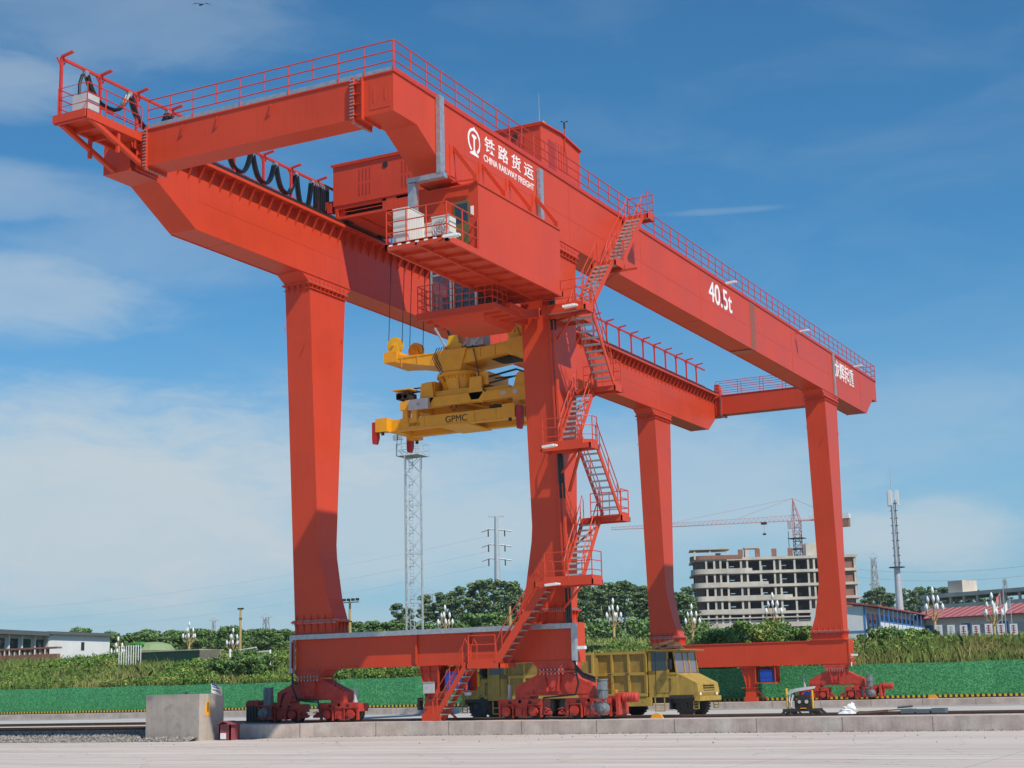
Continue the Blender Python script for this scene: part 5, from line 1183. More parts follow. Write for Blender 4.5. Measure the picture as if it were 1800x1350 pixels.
# camera mast, small mast, floodlight mast
def mast(px, py, D, z0px, r, name, lab, mt, head):
    p_ = spot(px, py, D); zz = terr(p_.x, p_.y) - .5; T = empty(name, (p_.x, p_.y, zz), lab, 'mast')
    b = MB(); b.cyl((p_.x, p_.y, zz), (p_.x, p_.y, p_.z), r, 8, r * .6); b.build('pole', mt, T, smooth=True)
    b = MB(); head(b, p_); b.build('head', DKSTEEL if head is not None else mt, T); return T
mast(423, 1070, 140, 0, .14, 'camera_mast', 'thin buff pole with small cameras on top between two street lamps at left', LAMPP, lambda b, p: (b.cbox((p.x, p.y, p.z), (.6, .15, .14)), b.cbox((p.x, p.y, p.z - .9), (.2, .15, .2))))
mast(615, 1056, 190, 0, .22, 'stadium_light_mast', 'plain buff mast with a row of five dark floodlights right of the left crane leg', LAMPP, lambda b, p: [b.cbox((p.x - 1.3 + k * .65, p.y - .3, p.z + .1), (.36, .3, .3)) for k in range(5)] and b.cbox((p.x, p.y, p.z - .2), (2.6, .12, .1)))
mast(896, 1064, 190, 0, .26, 'plain_mast', 'plain buff concrete post in front of the eucalyptus wood', LAMPP, lambda b, p: b.cbox((p.x, p.y, p.z), (.3, .3, .2)))
# monopole telecom mast
p_ = spot(1567, 866, 200); mz = terr(p_.x, p_.y); T = empty('telecom_mast', (p_.x, p_.y, mz), 'tall slender white telecom mast with antennas on top right of the unfinished building', 'mast')
b = MB(); b.cyl((p_.x, p_.y, mz), (p_.x, p_.y, p_.z - 9.5), .55, 14, .38); b.cyl((p_.x, p_.y, p_.z - 9.5), (p_.x, p_.y, p_.z), .28, 10, .2); b.build('pole', PST, T, smooth=True)
b = MB(); b.cyl((p_.x, p_.y, p_.z - 9.6), (p_.x, p_.y, p_.z - 9.5), 1.0, 14)
for k in range(9): b.bar((p_.x - .35, p_.y - .2, p_.z - 9 + k * .95), (p_.x + .55, p_.y + .1, p_.z - 9 + k * .95), .09)
b.tube([(p_.x + .4, p_.y - .2, p_.z - 9.5), (p_.x + .4, p_.y - .2, p_.z - 1)], .06, 5); b.build('climbing_rungs', DKSTEEL, T)
for a in (0.3, 2.4, 4.5):
    b = MB(); b.box(p_.x + .62 * math.cos(a) - .22, p_.x + .62 * math.cos(a) + .22, p_.y + .62 * math.sin(a) - .12, p_.y + .62 * math.sin(a) + .12, p_.z - 1.7, p_.z + .3); b.build('antenna_panel', WHITE, T)
b = MB(); b.cyl((p_.x, p_.y, p_.z), (p_.x, p_.y, p_.z + 3.6), .06, 6, .02); b.build('lightning_rod', PST, T)
# power pole with three cross arms
p_ = spot(872, 908, 250); mz = terr(p_.x, p_.y); T = empty('power_pole', (p_.x, p_.y, mz), 'tall grey steel power pole with three curved cross arms behind the central crane leg', 'power pole')
b = MB(); b.cyl((p_.x, p_.y, mz), (p_.x, p_.y, p_.z), .75, 12, .28); b.build('pole', PST, T, smooth=True)
for dz in (0, -2.2, -4.7, -7.0):
    b = MB(); w = 1.3 if dz == 0 else 2.5; d = Vector((.89, .46, 0)).normalized()
    if dz < 0: b.tube([Vector((p_.x, p_.y, p_.z + dz)) - d * w + Vector((0, 0, -.3)), Vector((p_.x, p_.y, p_.z + dz)) - d * (w * .45) + Vector((0, 0, .15)), Vector((p_.x, p_.y, p_.z + dz)), Vector((p_.x, p_.y, p_.z + dz)) + d * (w * .45) + Vector((0, 0, -.05)), Vector((p_.x, p_.y, p_.z + dz)) + d * w + Vector((0, 0, -.3))], .11, 5)
    else: b.bar(Vector((p_.x, p_.y, p_.z)) - d * w, Vector((p_.x, p_.y, p_.z)) + d * w, .15)
    a_ = b.build('cross_arm', PST, T)
    if dz < 0:
        for s_ in (-1, 1): c = MB(); q = Vector((p_.x, p_.y, p_.z + dz)) + d * s_ * 1.35; c.cyl(q, q - Vector((0, 0, 1.1)), .1, 6); c.build('insulator', DKSTEEL, a_)
PWp = p_.copy()
# lattice pylons far off
def pylon(px, py, D, h, w, lab, arms):
    p_ = spot(px, py, D); T = empty('pylon', (p_.x, p_.y, p_.z - h), lab, 'pylon'); b = MB(); z0 = p_.z - h; t = .05 * D / 150
    def q(k, f): ww = w * (1 - .72 * f); return Vector((p_.x + ww * (1, 1, -1, -1)[k], p_.y + ww * (1, -1, -1, 1)[k], z0 + h * f))
    for k in range(4): b.bar(q(k, 0), q(k, 1), t * 1.6)
    for i in range(9):
        for k in range(4): b.bar(q(k, i / 9), q((k + 1) % 4, (i + 1) / 9), t); b.bar(q((k + 1) % 4, i / 9), q(k, (i + 1) / 9), t)
    b.build('lattice_mast', PST, T); d = Vector((RT.x, RT.y, 0)).normalized()
    for f, aw in arms:
        b = MB(); c = Vector((p_.x, p_.y, z0 + h * f)); b.bar(c - d * aw, c + d * aw, t * 1.6); b.bar(c - d * aw, c + Vector((0, 0, h * .05)), t); b.bar(c + d * aw, c + Vector((0, 0, h * .05)), t); b.build('cross_arm', PST, T)
    return T
pylon(1535, 980, 420, 26, 1.7, 'far lattice pylon right of the unfinished building', ((1.0, 1.3), (.72, 1.5)))
pylon(1766, 1017, 520, 24, 1.3, 'small far lattice pylon above the trees at the right edge', ((.95, .9), (.8, 1.6), (.65, 2.2)))
pylon(376, 1091, 420, 16, .8, 'far lattice pylon above the trees left of the thin camera mast', ((1.0, 1.2), (.8, 1.0)))
pylon(468, 1085, 330, 16, 1.3, 'far slim lattice mast just left of the left crane leg', ((1.0, 1.3), (.7, 1.3)))
pylon(756, 1044, 380, 22, 1.6, 'far wide lattice pylon right of the floodlight tower', ((1.0, 1.7), (.85, 1.7)))
# power lines
def wire(pa, pb, sag, r, lab):
    pts = [pa.lerp(pb, t / 24) - Vector((0, 0, sag * (1 - (2 * t / 24 - 1) ** 2))) for t in range(25)]; b = MB(); b.tube(pts, r, 4); tag(b.build('power_line', mat_wire, loc=pa), lab, 'power line')
mat_wire = mat('wire_grey', (0.30, 0.33, 0.36, 1), .5, var=.05)
for i, (dz, s_) in enumerate(((-3.2, -1), (-5.7, -1), (-8.0, -1))):
    wire(PWp + Vector((-1.2, -.6, dz)), spot(-60, 1075 + i * 22, 330), 2.0, .010, ('highest', 'middle', 'lowest')[i] + ' power line running left from the power pole')
wire(spot(1500, 1000, 420), spot(1900, 980, 400), 2.0, .035, 'upper power line crossing the sky at right'); wire(spot(1500, 1014, 420), spot(1900, 998, 400), 2.0, .035, 'lower power line crossing the sky at right')
# bird
p_ = spot(354, 8, 140); b = MB(); b.loft([(p_.z - .06, p_.x - .25, p_.x + .25, p_.y - .06, p_.y + .06), (p_.z + .06, p_.x - .2, p_.x + .15, p_.y - .04, p_.y + .04)])
b.add([(p_.x - .1, p_.y, p_.z), (p_.x + .12, p_.y, p_.z), (p_.x + .45, p_.y + .3, p_.z + .18), (p_.x + .85, p_.y + .5, p_.z - .03), (p_.x + .35, p_.y + .25, p_.z + .1)], [(0, 1, 2, 4), (4, 2, 3)])
b.add([(p_.x - .1, p_.y, p_.z), (p_.x + .12, p_.y, p_.z), (p_.x - .45, p_.y - .3, p_.z + .18), (p_.x - .85, p_.y - .5, p_.z - .03), (p_.x - .35, p_.y - .25, p_.z + .1)], [(0, 1, 2, 4), (4, 2, 3)])
tag(b.build('bird', DKSTEEL, loc=p_), 'tiny dark bird flying high at the top left', 'bird')

# ---- unfinished building
def local(px0, px1, D0, D1, pyb):
    """unit frame from two foot points"""
    A = spot(px0, pyb, D0); B = spot(px1, pyb, D1); A.z = 0; B.z = 0; d = (B - A); L = d.length; d.normalize(); return A, d, L
class LB_:
    """mesh builder in a facade frame: u along, v depth away from the camera, z up"""
    def __init__(s, A, d): s.A = A; s.d = d; s.n = Vector((-d.y, d.x, 0)); s.m = MB()
    def p(s, u, v, z): q = s.A + s.d * u + s.n * v; return (q.x, q.y, z)
    def cut(s): s.m.cut(); return s
    def split(s, n, m, par): return s.m.split(n, m, par)
    def box(s, u0, u1, v0, v1, z0, z1):
        s.m.add([s.p(u, v, z) for z in (z0, z1) for u, v in ((u0, v0), (u1, v0), (u1, v1), (u0, v1))], [(3, 2, 1, 0), (4, 5, 6, 7), (0, 1, 5, 4), (1, 2, 6, 5), (2, 3, 7, 6), (3, 0, 4, 7)]); return s
    def prism(s, uv, z0, z1):
        n = len(uv); s.m.add([s.p(u, v, z0) for u, v in uv] + [s.p(u, v, z1) for u, v in uv], [tuple(range(n))[::-1], tuple(range(n, 2 * n))] + [(i, (i + 1) % n, n + (i + 1) % n, n + i) for i in range(n)]); return s
    def build(s, n, m, par, smooth=None): o = s.m.build(n, m, par, smooth); return o
A, d, L = local(1222, 1488, 400, 404, 1110); zb = 12.0
T = empty('unfinished_building', (A.x, A.y, zb), 'six storey bare concrete building shell without windows right of the rear crane legs', 'building')
def rounded(u0, u1, v0, v1, r):
    pts = [(u0 + r - r * math.sin(k * math.pi / 12), v0 + r - r * math.cos(k * math.pi / 12)) for k in range(7)]; return pts + [(u0, v1), (u1, v1), (u1, v0)]
zs = [12.0, 18.6, 22.05, 25.55, 29.1, 32.6]; dep = 16
for i, z in enumerate(zs):
    f = LB_(A, d); ur = L + 4.5 + (.9 if i < 4 else .5) * (5 - i) * .3
    f.prism(rounded(0, L + 3.2 + .5 * (5 - i), 0, dep, 3.0), z - .35, z + .1)
    f.build('floor_slab', BLDC, T)
    f = LB_(A, d)
    if i in (1, 2, 3, 4): f.prism(rounded(-.25, (18.5, 20.5, 14.5, 10.5)[i - 1] + 5, -.25, 3, 3.2)[:-3] + [(-.25, 3.2), (.05, 3.2)] + rounded(.05, 9, .05, 3, 2.9)[:-3][::-1] + [((18.5, 20.5, 14.5, 10.5)[i - 1] + 5, .05), ((18.5, 20.5, 14.5, 10.5)[i - 1] + 3, -.25)], z - .3, z + .95)
    if i == 5: f.prism(rounded(-.25, 13, -.25, 6, 3.2), z - .1, z + .95)
    if i == 0: f.box(3, L + 2, -.25, .0, 14.8, 16.0)
    if f.m.v: f.build('parapet', BRICK if i == 5 else BLDC, T)
    f = LB_(A, d); f.box(9, L + 4, -.2, .1, z - .45, z + .25); f.build('edge_beam', BLDC if i != 5 else BLDC, T)
f = LB_(A, d); f.box(1.5, L + 3, -.1, 0, 12.3, 13.5); f.box(.5, L, .3, dep, 16.2, 16.6); f.box(0, L + 5, -.4, 2, 17.1, 17.4); f.build('canopy', BLDC, T)
cols = [3.4, 5.5, 7.1, 8.9, 12.4, 14.0, 17.4, 21.0, 22.5, 26.2, 29.7, 31.2, 34.8, 38.4, L - .2, L + 3.0]
for u in cols:
    f = LB_(A, d); f.box(u, u + .5, .05, .6, zb, 32.4).cut(); f.box(u, u + .5, dep - .6, dep - .1, zb, 32.4); f.split('column', BLDC, T)
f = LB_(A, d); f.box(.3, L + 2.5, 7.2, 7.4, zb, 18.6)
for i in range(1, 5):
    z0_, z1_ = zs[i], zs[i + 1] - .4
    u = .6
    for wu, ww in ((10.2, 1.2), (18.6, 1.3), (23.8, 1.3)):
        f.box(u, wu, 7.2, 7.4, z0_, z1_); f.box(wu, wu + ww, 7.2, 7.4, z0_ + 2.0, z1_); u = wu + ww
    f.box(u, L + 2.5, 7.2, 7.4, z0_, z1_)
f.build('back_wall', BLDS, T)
f = LB_(A, d)
for i in range(1, 5):
    f.box(.7, 3.2, 3.5, 3.7, zs[i], zs[i + 1] - .35).cut()
    for u in (5.9, 12.6, 21.2, 29.9): (f.box(u, u + 1.4, 1.4, 1.6, zs[i], zs[i + 1] - .35) if i != 2 else f.box(u + .1, u + 1.2, 1.4, 1.6, zs[i], zs[i + 1] - .35)).cut()
    for u in (9.9, 18.6, 23.6, 27.2): f.box(u, u + 1.3, 5.0, 5.2, zs[i], zs[i] + 1.7).cut()
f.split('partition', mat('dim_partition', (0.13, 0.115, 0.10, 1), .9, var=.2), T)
f = LB_(A, d)
for i in range(1, 5): f.box(L + .5, L + 3.0, .5, .7, zs[i], zs[i + 1] - .35); f.box(L + 3.5, L + 3.7, 1.0, dep - 1, zs[i], zs[i + 1] - .35)
f.build('brick_wall', BRICK, T)
f = LB_(A, d); f.box(-.3, 9.9, .0, 9, 35.1, 35.35); [f.box(u, u + .45, .3, .8, 32.6, 35.1) for u in (.6, 4.6, 9.0)]; f.box(.8, 9.5, 3.0, 3.2, 32.8, 33.6).cut()
f.box(13.9, 17.8, 2, 6, 35.3, 35.7); f.box(14.1, 15.0, 2.2, 6, 32.6, 35.3); f.box(17.0, 17.6, 2.2, 6, 32.6, 35.3).cut(); f.box(30.0, 36.0, 3, 9, 32.6, 36.4); f.split('roof_frame', BLDC, T)
f = LB_(A, d)
for u in (12.2, 16.6, 20.9, 25.1): f.box(u, u + 1.2, 1.0, 2.0, 32.6, 35.0).cut()
f.box(6.3, 7.6, 1.0, 2.0, 32.8, 34.2); f.split('brick_pier', BRICK, T)
# ---- tower crane
TCm = spot(1404, 980, 430); tc_ = empty('tower_crane', (TCm.x, TCm.y, 14), 'pink and grey tower crane rising behind the unfinished building', 'tower crane')
PINK = mat('faded_pink', (0.55, 0.25, 0.25, 1), .5, var=.15)
d = Vector((RT.x, RT.y, 0)).normalized(); d = (d * math.cos(.18) - Vector((-d.y, d.x, 0)) * math.sin(.18))
jz = spot(1404, 915, 430).z; apex = spot(1393, 876, 430)
b = MB(); w = .95
def mq(k, z, ww=w): return Vector((TCm.x + ww * (1, 1, -1, -1)[k], TCm.y + ww * (1, -1, -1, 1)[k], z))
for k in range(4): b.bar(mq(k, 14), mq(k, jz), .17)
z = 20.0
while z < jz - 1:
    for k in range(4): b.bar(mq(k, z), mq((k + 1) % 4, z + 1.9), .13); b.bar(mq(k, z), mq((k + 1) % 4, z), .13)
    z += 1.9
b.build('mast', PINK, tc_)
b = MB()
for z in (jz - 13, jz - 11, jz - 8, jz - 5): b.box(TCm.x - 2.3, TCm.x + 2.0, TCm.y - 2, TCm.y + 2, z, z + .12)
for x in (-2.0, 1.7): b.bar((TCm.x + x, TCm.y - 1.8, jz - 13), (TCm.x + x, TCm.y - 1.8, jz - 3), .14)
b.build('climbing_frame', DKSTEEL, tc_)
b = MB(); base = Vector((TCm.x, TCm.y, jz))
for k in range(4): b.bar(mq(k, jz, 1.0), apex, .2)
for f_ in (.25, .5, .75):
    pts = [mq(k, jz, 1.0).lerp(apex, f_) for k in range(4)]
    for k in range(4): b.bar(pts[k], pts[(k + 1) % 4], .12)
b.build('apex_tower', PINK, tc_)
b = MB(); n_ = Vector((-d.y, d.x, 0)); JL = 52.0
for s_ in (-.6, .6): b.bar(base + n_ * s_, base - d * JL + n_ * s_ + Vector((0, 0, -.4)), .10)
b.bar(base + Vector((0, 0, 1.5)), base - d * JL + Vector((0, 0, .3)), .09)
for k in range(42):
    f0 = k / 42; f1 = (k + 1) / 42
    for s_ in (-.6, .6): b.bar(base - d * JL * f0 + n_ * s_, base - d * JL * (f0 + f1) / 2 + Vector((0, 0, 1.5 - 1.2 * f0)), .045); b.bar(base - d * JL * (f0 + f1) / 2 + Vector((0, 0, 1.5 - 1.2 * f0)), base - d * JL * f1 + n_ * s_, .045)
b.build('jib', PINK, tc_)
b = MB(); b.bar(base, base + d * 14.5, .9, .35); b.build('counter_jib', PINK, tc_)
b = MB(); q = base + d * 13.2; b.box(q.x - 1.2, q.x + 1.2, q.y - 1, q.y + 1, q.z - 2.2, q.z - .2); b.build('counterweight', BRICK, tc_)
b = MB(); q = base + d * 13.0; b.box(q.x - 1.6, q.x + 1.6, q.y - 1, q.y + 1, q.z, q.z + 1.4); q = base + d * 4.2; b.box(q.x - .8, q.x + .8, q.y - .6, q.y + .6, q.z + .1, q.z + 1.3); b.build('winch_box', WALLW, tc_)
b = MB(); q = base - n_ * -1.5; b.box(base.x - 2.2, base.x - 1.0, base.y - 1.6, base.y - .6, jz - 2.2, jz - .2); b.build('driver_cab', GREYBOX, tc_)
b = MB(); b.bar(apex, base - d * 36 + Vector((0, 0, .6)), .07); b.bar(apex, base - d * 17 + Vector((0, 0, 1.0)), .07); b.bar(apex, base + d * 12, .12); b.build('stay_bar', PINK, tc_)
b = MB(); q = base - d * 9; b.box(q.x - .7, q.x + .7, q.y - .6, q.y + .6, q.z - .7, q.z - .1); b.bar(q, q - Vector((0, 0, 3.6)), .04); b.cbox(q - Vector((0, 0, 3.4)), (.9, .3, .5)); b.build('hook_trolley', DKSTEEL, tc_)
# ---- blue and white prefab building
A, d, L = local(1524, 1610, 172, 201, 1110); A2, d2, L2 = local(1612, 1840, 201, 190, 1110)
T = empty('site_office', (A.x, A.y, 6), 'long white prefab site office with blue frames and a red roof at the right', 'building')
f = LB_(A, d); f.box(-.2, L + 1, 0, 6, 3.0, 9.0); f.build('wall', WALLW, T)
f = LB_(A2, d2); f.box(0, L2, .0, 6, 3.0, 8.3); f.build('wall', WALLW, T)
f = LB_(A, d); f.m.add([f.p(-.6, -1.6, 8.85), f.p(L + 1, -1.6, 8.85), f.p(L + 1, 3, 9.5), f.p(-.6, 3, 9.5), f.p(-.6, -1.6, 9.0), f.p(L + 1, -1.6, 9.0), f.p(L + 1, 3, 9.65), f.p(-.6, 3, 9.65)], [(3, 2, 1, 0), (4, 5, 6, 7), (0, 1, 5, 4), (1, 2, 6, 5), (2, 3, 7, 6), (3, 0, 4, 7)]); f.build('roof', ROOFR, T)
f = LB_(A2, d2); f.m.add([f.p(-.5, -1.2, 8.25), f.p(L2, -1.2, 8.25), f.p(L2, 3, 9.6), f.p(-.5, 3, 9.6), f.p(-.5, -1.2, 8.4), f.p(L2, -1.2, 8.4), f.p(L2, 3, 9.75), f.p(-.5, 3, 9.75)], [(3, 2, 1, 0), (4, 5, 6, 7), (0, 1, 5, 4), (1, 2, 6, 5), (2, 3, 7, 6), (3, 0, 4, 7)]); rf2 = f.build('roof', ROOFR, T)
for k in range(int(L2 / 1.1)):
    f = LB_(A2, d2); u = k * 1.1; f.m.bar(f.p(u, -1.2, 8.43), f.p(u + .25, 3, 9.78), .1, .05); f.build('roof_seam', mat('seam_pink', (0.5, 0.28, 0.28, 1), .6) if 'seam_pink' not in MATS else MATS['seam_pink'], rf2)
f = LB_(A, d)
k = 0; u = 0.0
while u < L: f.box(u, u + .16, -1.5, -1.38, 5.0, 8.9); u += 2.55
f.box(-.2, L + 1, -1.5, -1.35, 6.2, 6.4); f.box(0, L + 1, -1.5, -1.45, 7.3, 7.4); f.box(-.25, -.2, .0, .2, 4, 9.0); f.box(-.25, -.2, 2.9, 3.1, 4, 9.0); f.box(-.25, -.2, 0, 6, 6.2, 6.4)
f.build('blue_frame', PBLUE, T)
f = LB_(A, d); f.box(0, L + 1, -1.46, -1.44, 6.4, 7.3); f.build('balcony_panel', WALLW, T)
u = .5
while u < L:
    f = LB_(A, d); f.box(u, u + .75, -.03, .0, 6.5, 8.3); f.build('door', PBLUE, T); f = LB_(A, d); f.box(u + 1.0, u + 2.0, -.03, .0, 7.2, 8.2); f.build('window', GLASS, T); u += 2.55
u = 1.5
for k in range(7):
    f = LB_(A2, d2); f.box(u, u + 1.2, -.03, .0, 5.6, 7.6); f.build('door', PBLUE, T); f = LB_(A2, d2); f.box(u + 2.2, u + 3.4, -.03, 0, 6.4, 7.4); f.build('window', GREYBOX, T); u += 5.4
f = LB_(A2, d2); f.box(-2.5, -.2, .2, .6, 4, 7.6); f.build('stair_recess', DARK, T)
# slogan boards
cols_ = [0.55, .05, .04]
for k in range(7):
    p_ = spot(1650 + k * 22, 1108 - (k > 3) * 2, 150); T = empty('slogan_board', (p_.x, p_.y, terr(p_.x, p_.y)), '%s white slogan board with characters below the site office' % ('first', 'second', 'third', 'fourth', 'fifth', 'sixth', 'seventh')[k] + ', counted from the left', 'sign', 'white slogan boards below the site office')
    b = MB(); b.box(p_.x - .34, p_.x + .34, p_.y, p_.y + .05, p_.z - .5, p_.z + .5); b.bar((p_.x, p_.y + .1, terr(p_.x, p_.y)), (p_.x, p_.y + .1, p_.z), .08); b.build('panel', LET, T)
    b = MB(); rr = random.Random(k)
    for j in range(4): b.box(p_.x - .2 + .06 * rr.random(), p_.x + .2 - .08 * rr.random(), p_.y - .01, p_.y - .002, p_.z - .32 + j * .2, p_.z - .25 + j * .2)
    b.box(p_.x - .04, p_.x + .04, p_.y - .012, p_.y - .004, p_.z - .4, p_.z + .4); b.build('characters', MATS['guide_red'] if k > 1 else GREYBOX, T)
# building behind with roof house
A, d, L = local(1612, 1860, 300, 280, 1075)
T = empty('low_concrete_building', (A.x, A.y, 10), 'low concrete building with a box shaped roof house behind the red roof at right', 'building')
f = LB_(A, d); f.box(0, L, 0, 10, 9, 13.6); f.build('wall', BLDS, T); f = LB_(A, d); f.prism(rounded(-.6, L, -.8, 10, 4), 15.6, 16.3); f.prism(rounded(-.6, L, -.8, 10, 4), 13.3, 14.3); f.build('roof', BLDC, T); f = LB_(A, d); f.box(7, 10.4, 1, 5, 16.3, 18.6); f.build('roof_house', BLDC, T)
f = LB_(A, d)
for k in range(10): f.box(2 + k * 3.1, 2.4 + k * 3.1, -.3, .1, 9, 15.6)
f.build('column', BLDC, T)
# flags
for px, py, lab, mt in ((1748, 1062, 'white flag waving left of the pair above the site office', LET), (1765, 1066, 'white flag waving at the right of the pair above the site office', LET), (1753, 1050, 'small faded pink flag between the white flags', mat('flag_pink', (0.7, 0.25, 0.25, 1), .7))):
    p_ = spot(px, py, 160); T = empty('flag', (p_.x, p_.y, terr(p_.x, p_.y)), lab, 'flag')
    b = MB(); b.cyl((p_.x + .6, p_.y, terr(p_.x, p_.y)), (p_.x + .6, p_.y, p_.z + 1.0), .04, 5); b.build('pole', PST, T)
    b = MB(); b.add([(p_.x + .6 - u * .7, p_.y + .15 * math.sin(u * 5), p_.z + .9 - u * 1.0 - v * .8) for u in (0, .33, .66, 1) for v in (0, 1)], [(0, 1, 3, 2), (2, 3, 5, 4), (4, 5, 7, 6)]); b.build('cloth', mt, T)
# ---- blue hoarding
A, d, L = local(1060, 1250, 228, 228, 1126)
f = LB_(A, d); f.box(-14, L + 9, 0, .1, 5.2, 8.7); o = f.build('site_hoarding', mat('hoarding_blue', (0.10, 0.38, 0.62, 1), .5, col2=(0.55, 0.62, 0.66, 1), c2=(.45, .5), c2scale=.25, var=.05), None); tag(o, 'blue and white printed site hoarding behind the grass near the third crane leg', 'hoarding')
# ---- white building at left
A, d, L = local(-60, 82, 178, 191, 1160); A2, d2, L2 = local(84, 192, 191, 200, 1160)
T = empty('white_building', (A2.x, A2.y, 4), 'low white two storey building with a grey flat roof at the left edge', 'building')
f = LB_(A2, d2); f.box(0, L2, 0, 8, 3.5, 8.7); f.build('wall', WALLW, T)
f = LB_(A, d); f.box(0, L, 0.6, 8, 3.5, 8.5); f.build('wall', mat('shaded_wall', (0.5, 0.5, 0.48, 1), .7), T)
f = LB_(A2, d2); f.box(-.4, L2 + .3, -.5, 8, 8.7, 9.05); f.build('roof', ROOFG, T); f = LB_(A, d); f.box(0, L + .2, -.5, 8, 8.5, 9.0); f.build('roof', ROOFG, T)
u = .8
while u < L - 1: f = LB_(A, d); f.box(u, u + 1.9, .56, .6, 6.6, 8.1); f.build('window', GLASS, T); f = LB_(A, d); f.box(u - .3, u - .08, .3, .6, 4, 8.5); f.build('pilaster', WALLW, T); u += 2.6
f = LB_(A2, d2); f.box(L2 * .52, L2 * .52 + .6, -.03, 0, 6.9, 7.9); f.build('window', GLASS, T)
p_ = spot(66, 1152, 164); T = empty('brick_ruin', (p_.x, p_.y, 3), 'weathered dark red brick balustrade in the grass in front of the white building', 'wall')
b = MB(); b.box(p_.x - 8, p_.x + 2.6, p_.y, p_.y + .5, 2.5, p_.z + .1); b.build('base', BRICK, T); b = MB(); b.box(p_.x - 8, p_.x + 2.7, p_.y - .1, p_.y + .6, p_.z + .62, p_.z + .8); [b.box(p_.x - 8 + k * .7, p_.x - 7.8 + k * .7, p_.y, p_.y + .3, p_.z + .1, p_.z + .62) for k in range(14)]; b.build('balustrade', BRICK, T)
# green shed, pipes
p_ = spot(300, 1150, 140); T = empty('green_shed', (p_.x, p_.y, 4), 'long low green sided shed with a thin tan roof edge in the grass at left', 'shed')
b = MB(); b.box(p_.x - 3.5, p_.x + 3.2, p_.y, p_.y + 3, 3, p_.z + .25); b.build('wall', mat('shed_green', (0.06, 0.13, 0.07, 1), .7), T); b = MB(); b.box(p_.x - 3.8, p_.x + 3.4, p_.y - .3, p_.y + 3.2, p_.z + .25, p_.z + .35); b.build('roof', MATS['pale_bark'] if 'pale_bark' in MATS else BARK, T)
b = MB(); b.box(p_.x + 3.4, p_.x + 5.6, p_.y - .2, p_.y, 3, p_.z + .25); b.build('tarpaulin', mat('tan_tarp', (0.28, 0.24, 0.17, 1), .9), T)
b = MB(); [b.bar((p_.x - 5.6 + k * .28, p_.y - .4, p_.z - .8), (p_.x - 5.6 + k * .28, p_.y - .4, p_.z + .9), .06) for k in range(10)]; b.build('bar_fence', LET, T)
p_ = spot(270, 1133, 150); b = MB(); b.lathe((p_.x, p_.y, p_.z - .7), [(2.0, 0), (2.1, .1), (1.6, .7), (.8, .9), (.0, .95)], 18); tag(b.build('green_canopy', mat('canopy_green', (0.22, 0.30, 0.14, 1), .7), loc=(p_.x, p_.y, p_.z)), 'pale green rounded canopy above the shed at left', 'canopy')
p_ = spot(240, 1133, 148); b = MB(); b.box(p_.x - 1.2, p_.x + .1, p_.y, p_.y + 1.5, p_.z - .2, p_.z + .0); b.box(p_.x - .3, p_.x + .3, p_.y + .2, p_.y + .8, p_.z + .0, p_.z + .25); tag(b.build('play_equipment', mat('bright_green', (0.08, 0.34, 0.06, 1), .5), loc=(p_.x, p_.y, p_.z)), 'bright green play equipment panel in front of the rounded canopy', 'play equipment')
p_ = spot(435, 1144, 130); T = empty('white_pipe_barrier', (p_.x, p_.y, 4), 'white pipe barrier standing in the tall grass left of the crane leg', 'barrier')
b = MB(); b.cyl((p_.x - 1.8, p_.y, 3.5), (p_.x - 1.8, p_.y, p_.z + .2), .1, 8); b.bar((p_.x - 1.8, p_.y, p_.z), (p_.x + .9, p_.y, p_.z + .25), .1); b.build('left_frame', LET, T); b = MB(); b.cyl((p_.x + 2.3, p_.y, 3.5), (p_.x + 2.3, p_.y, p_.z), .1, 8); b.bar((p_.x + .9, p_.y, p_.z - .12), (p_.x + 2.3, p_.y, p_.z - .08), .1); b.build('right_frame', LET, T)

# =================================================================== VEGETATION
def leaf_mesh(name, centres, radii, per, size, m, seed, squash=.8, up=.15, elong=1.6):
    """many small leaf quads gathered in clumps; centres (n,3) radii (n)"""
    g = np.random.default_rng(seed); n = len(centres); tot_ = n * per
    c = np.repeat(np.asarray(centres), per, 0); r = np.repeat(np.asarray(radii), per)
    dr = g.normal(0, 1, (tot_, 3)); dr /= np.linalg.norm(dr, axis=1)[:, None]; rad = r * g.uniform(.45, 1.05, tot_) ** .6
    pos = c + dr * rad[:, None] * np.array([1, 1, squash])
    nrm = dr * .8 + g.normal(0, .6, (tot_, 3)); nrm[:, 2] += up; nrm /= np.linalg.norm(nrm, axis=1)[:, None]
    t = np.cross(nrm, g.normal(0, 1, (tot_, 3))); t /= np.linalg.norm(t, axis=1)[:, None]; w = np.cross(nrm, t)
    s = size * g.uniform(.6, 1.4, tot_)[:, None]
    a = t * s * elong * .5; e = w * s * .5
    V = np.stack([pos - a, pos + e * .9, pos + a, pos - e * .9], 1).reshape(-1, 3)
    me = bpy.data.meshes.new(name); me.vertices.add(len(V)); me.vertices.foreach_set('co', V.ravel())
    me.loops.add(tot_ * 4); me.loops.foreach_set('vertex_index', np.arange(tot_ * 4)); me.polygons.add(tot_); me.polygons.foreach_set('loop_start', np.arange(0, tot_ * 4, 4)); me.polygons.foreach_set('loop_total', np.full(tot_, 4))
    me.update(calc_edges=True); me.materials.append(m); return me
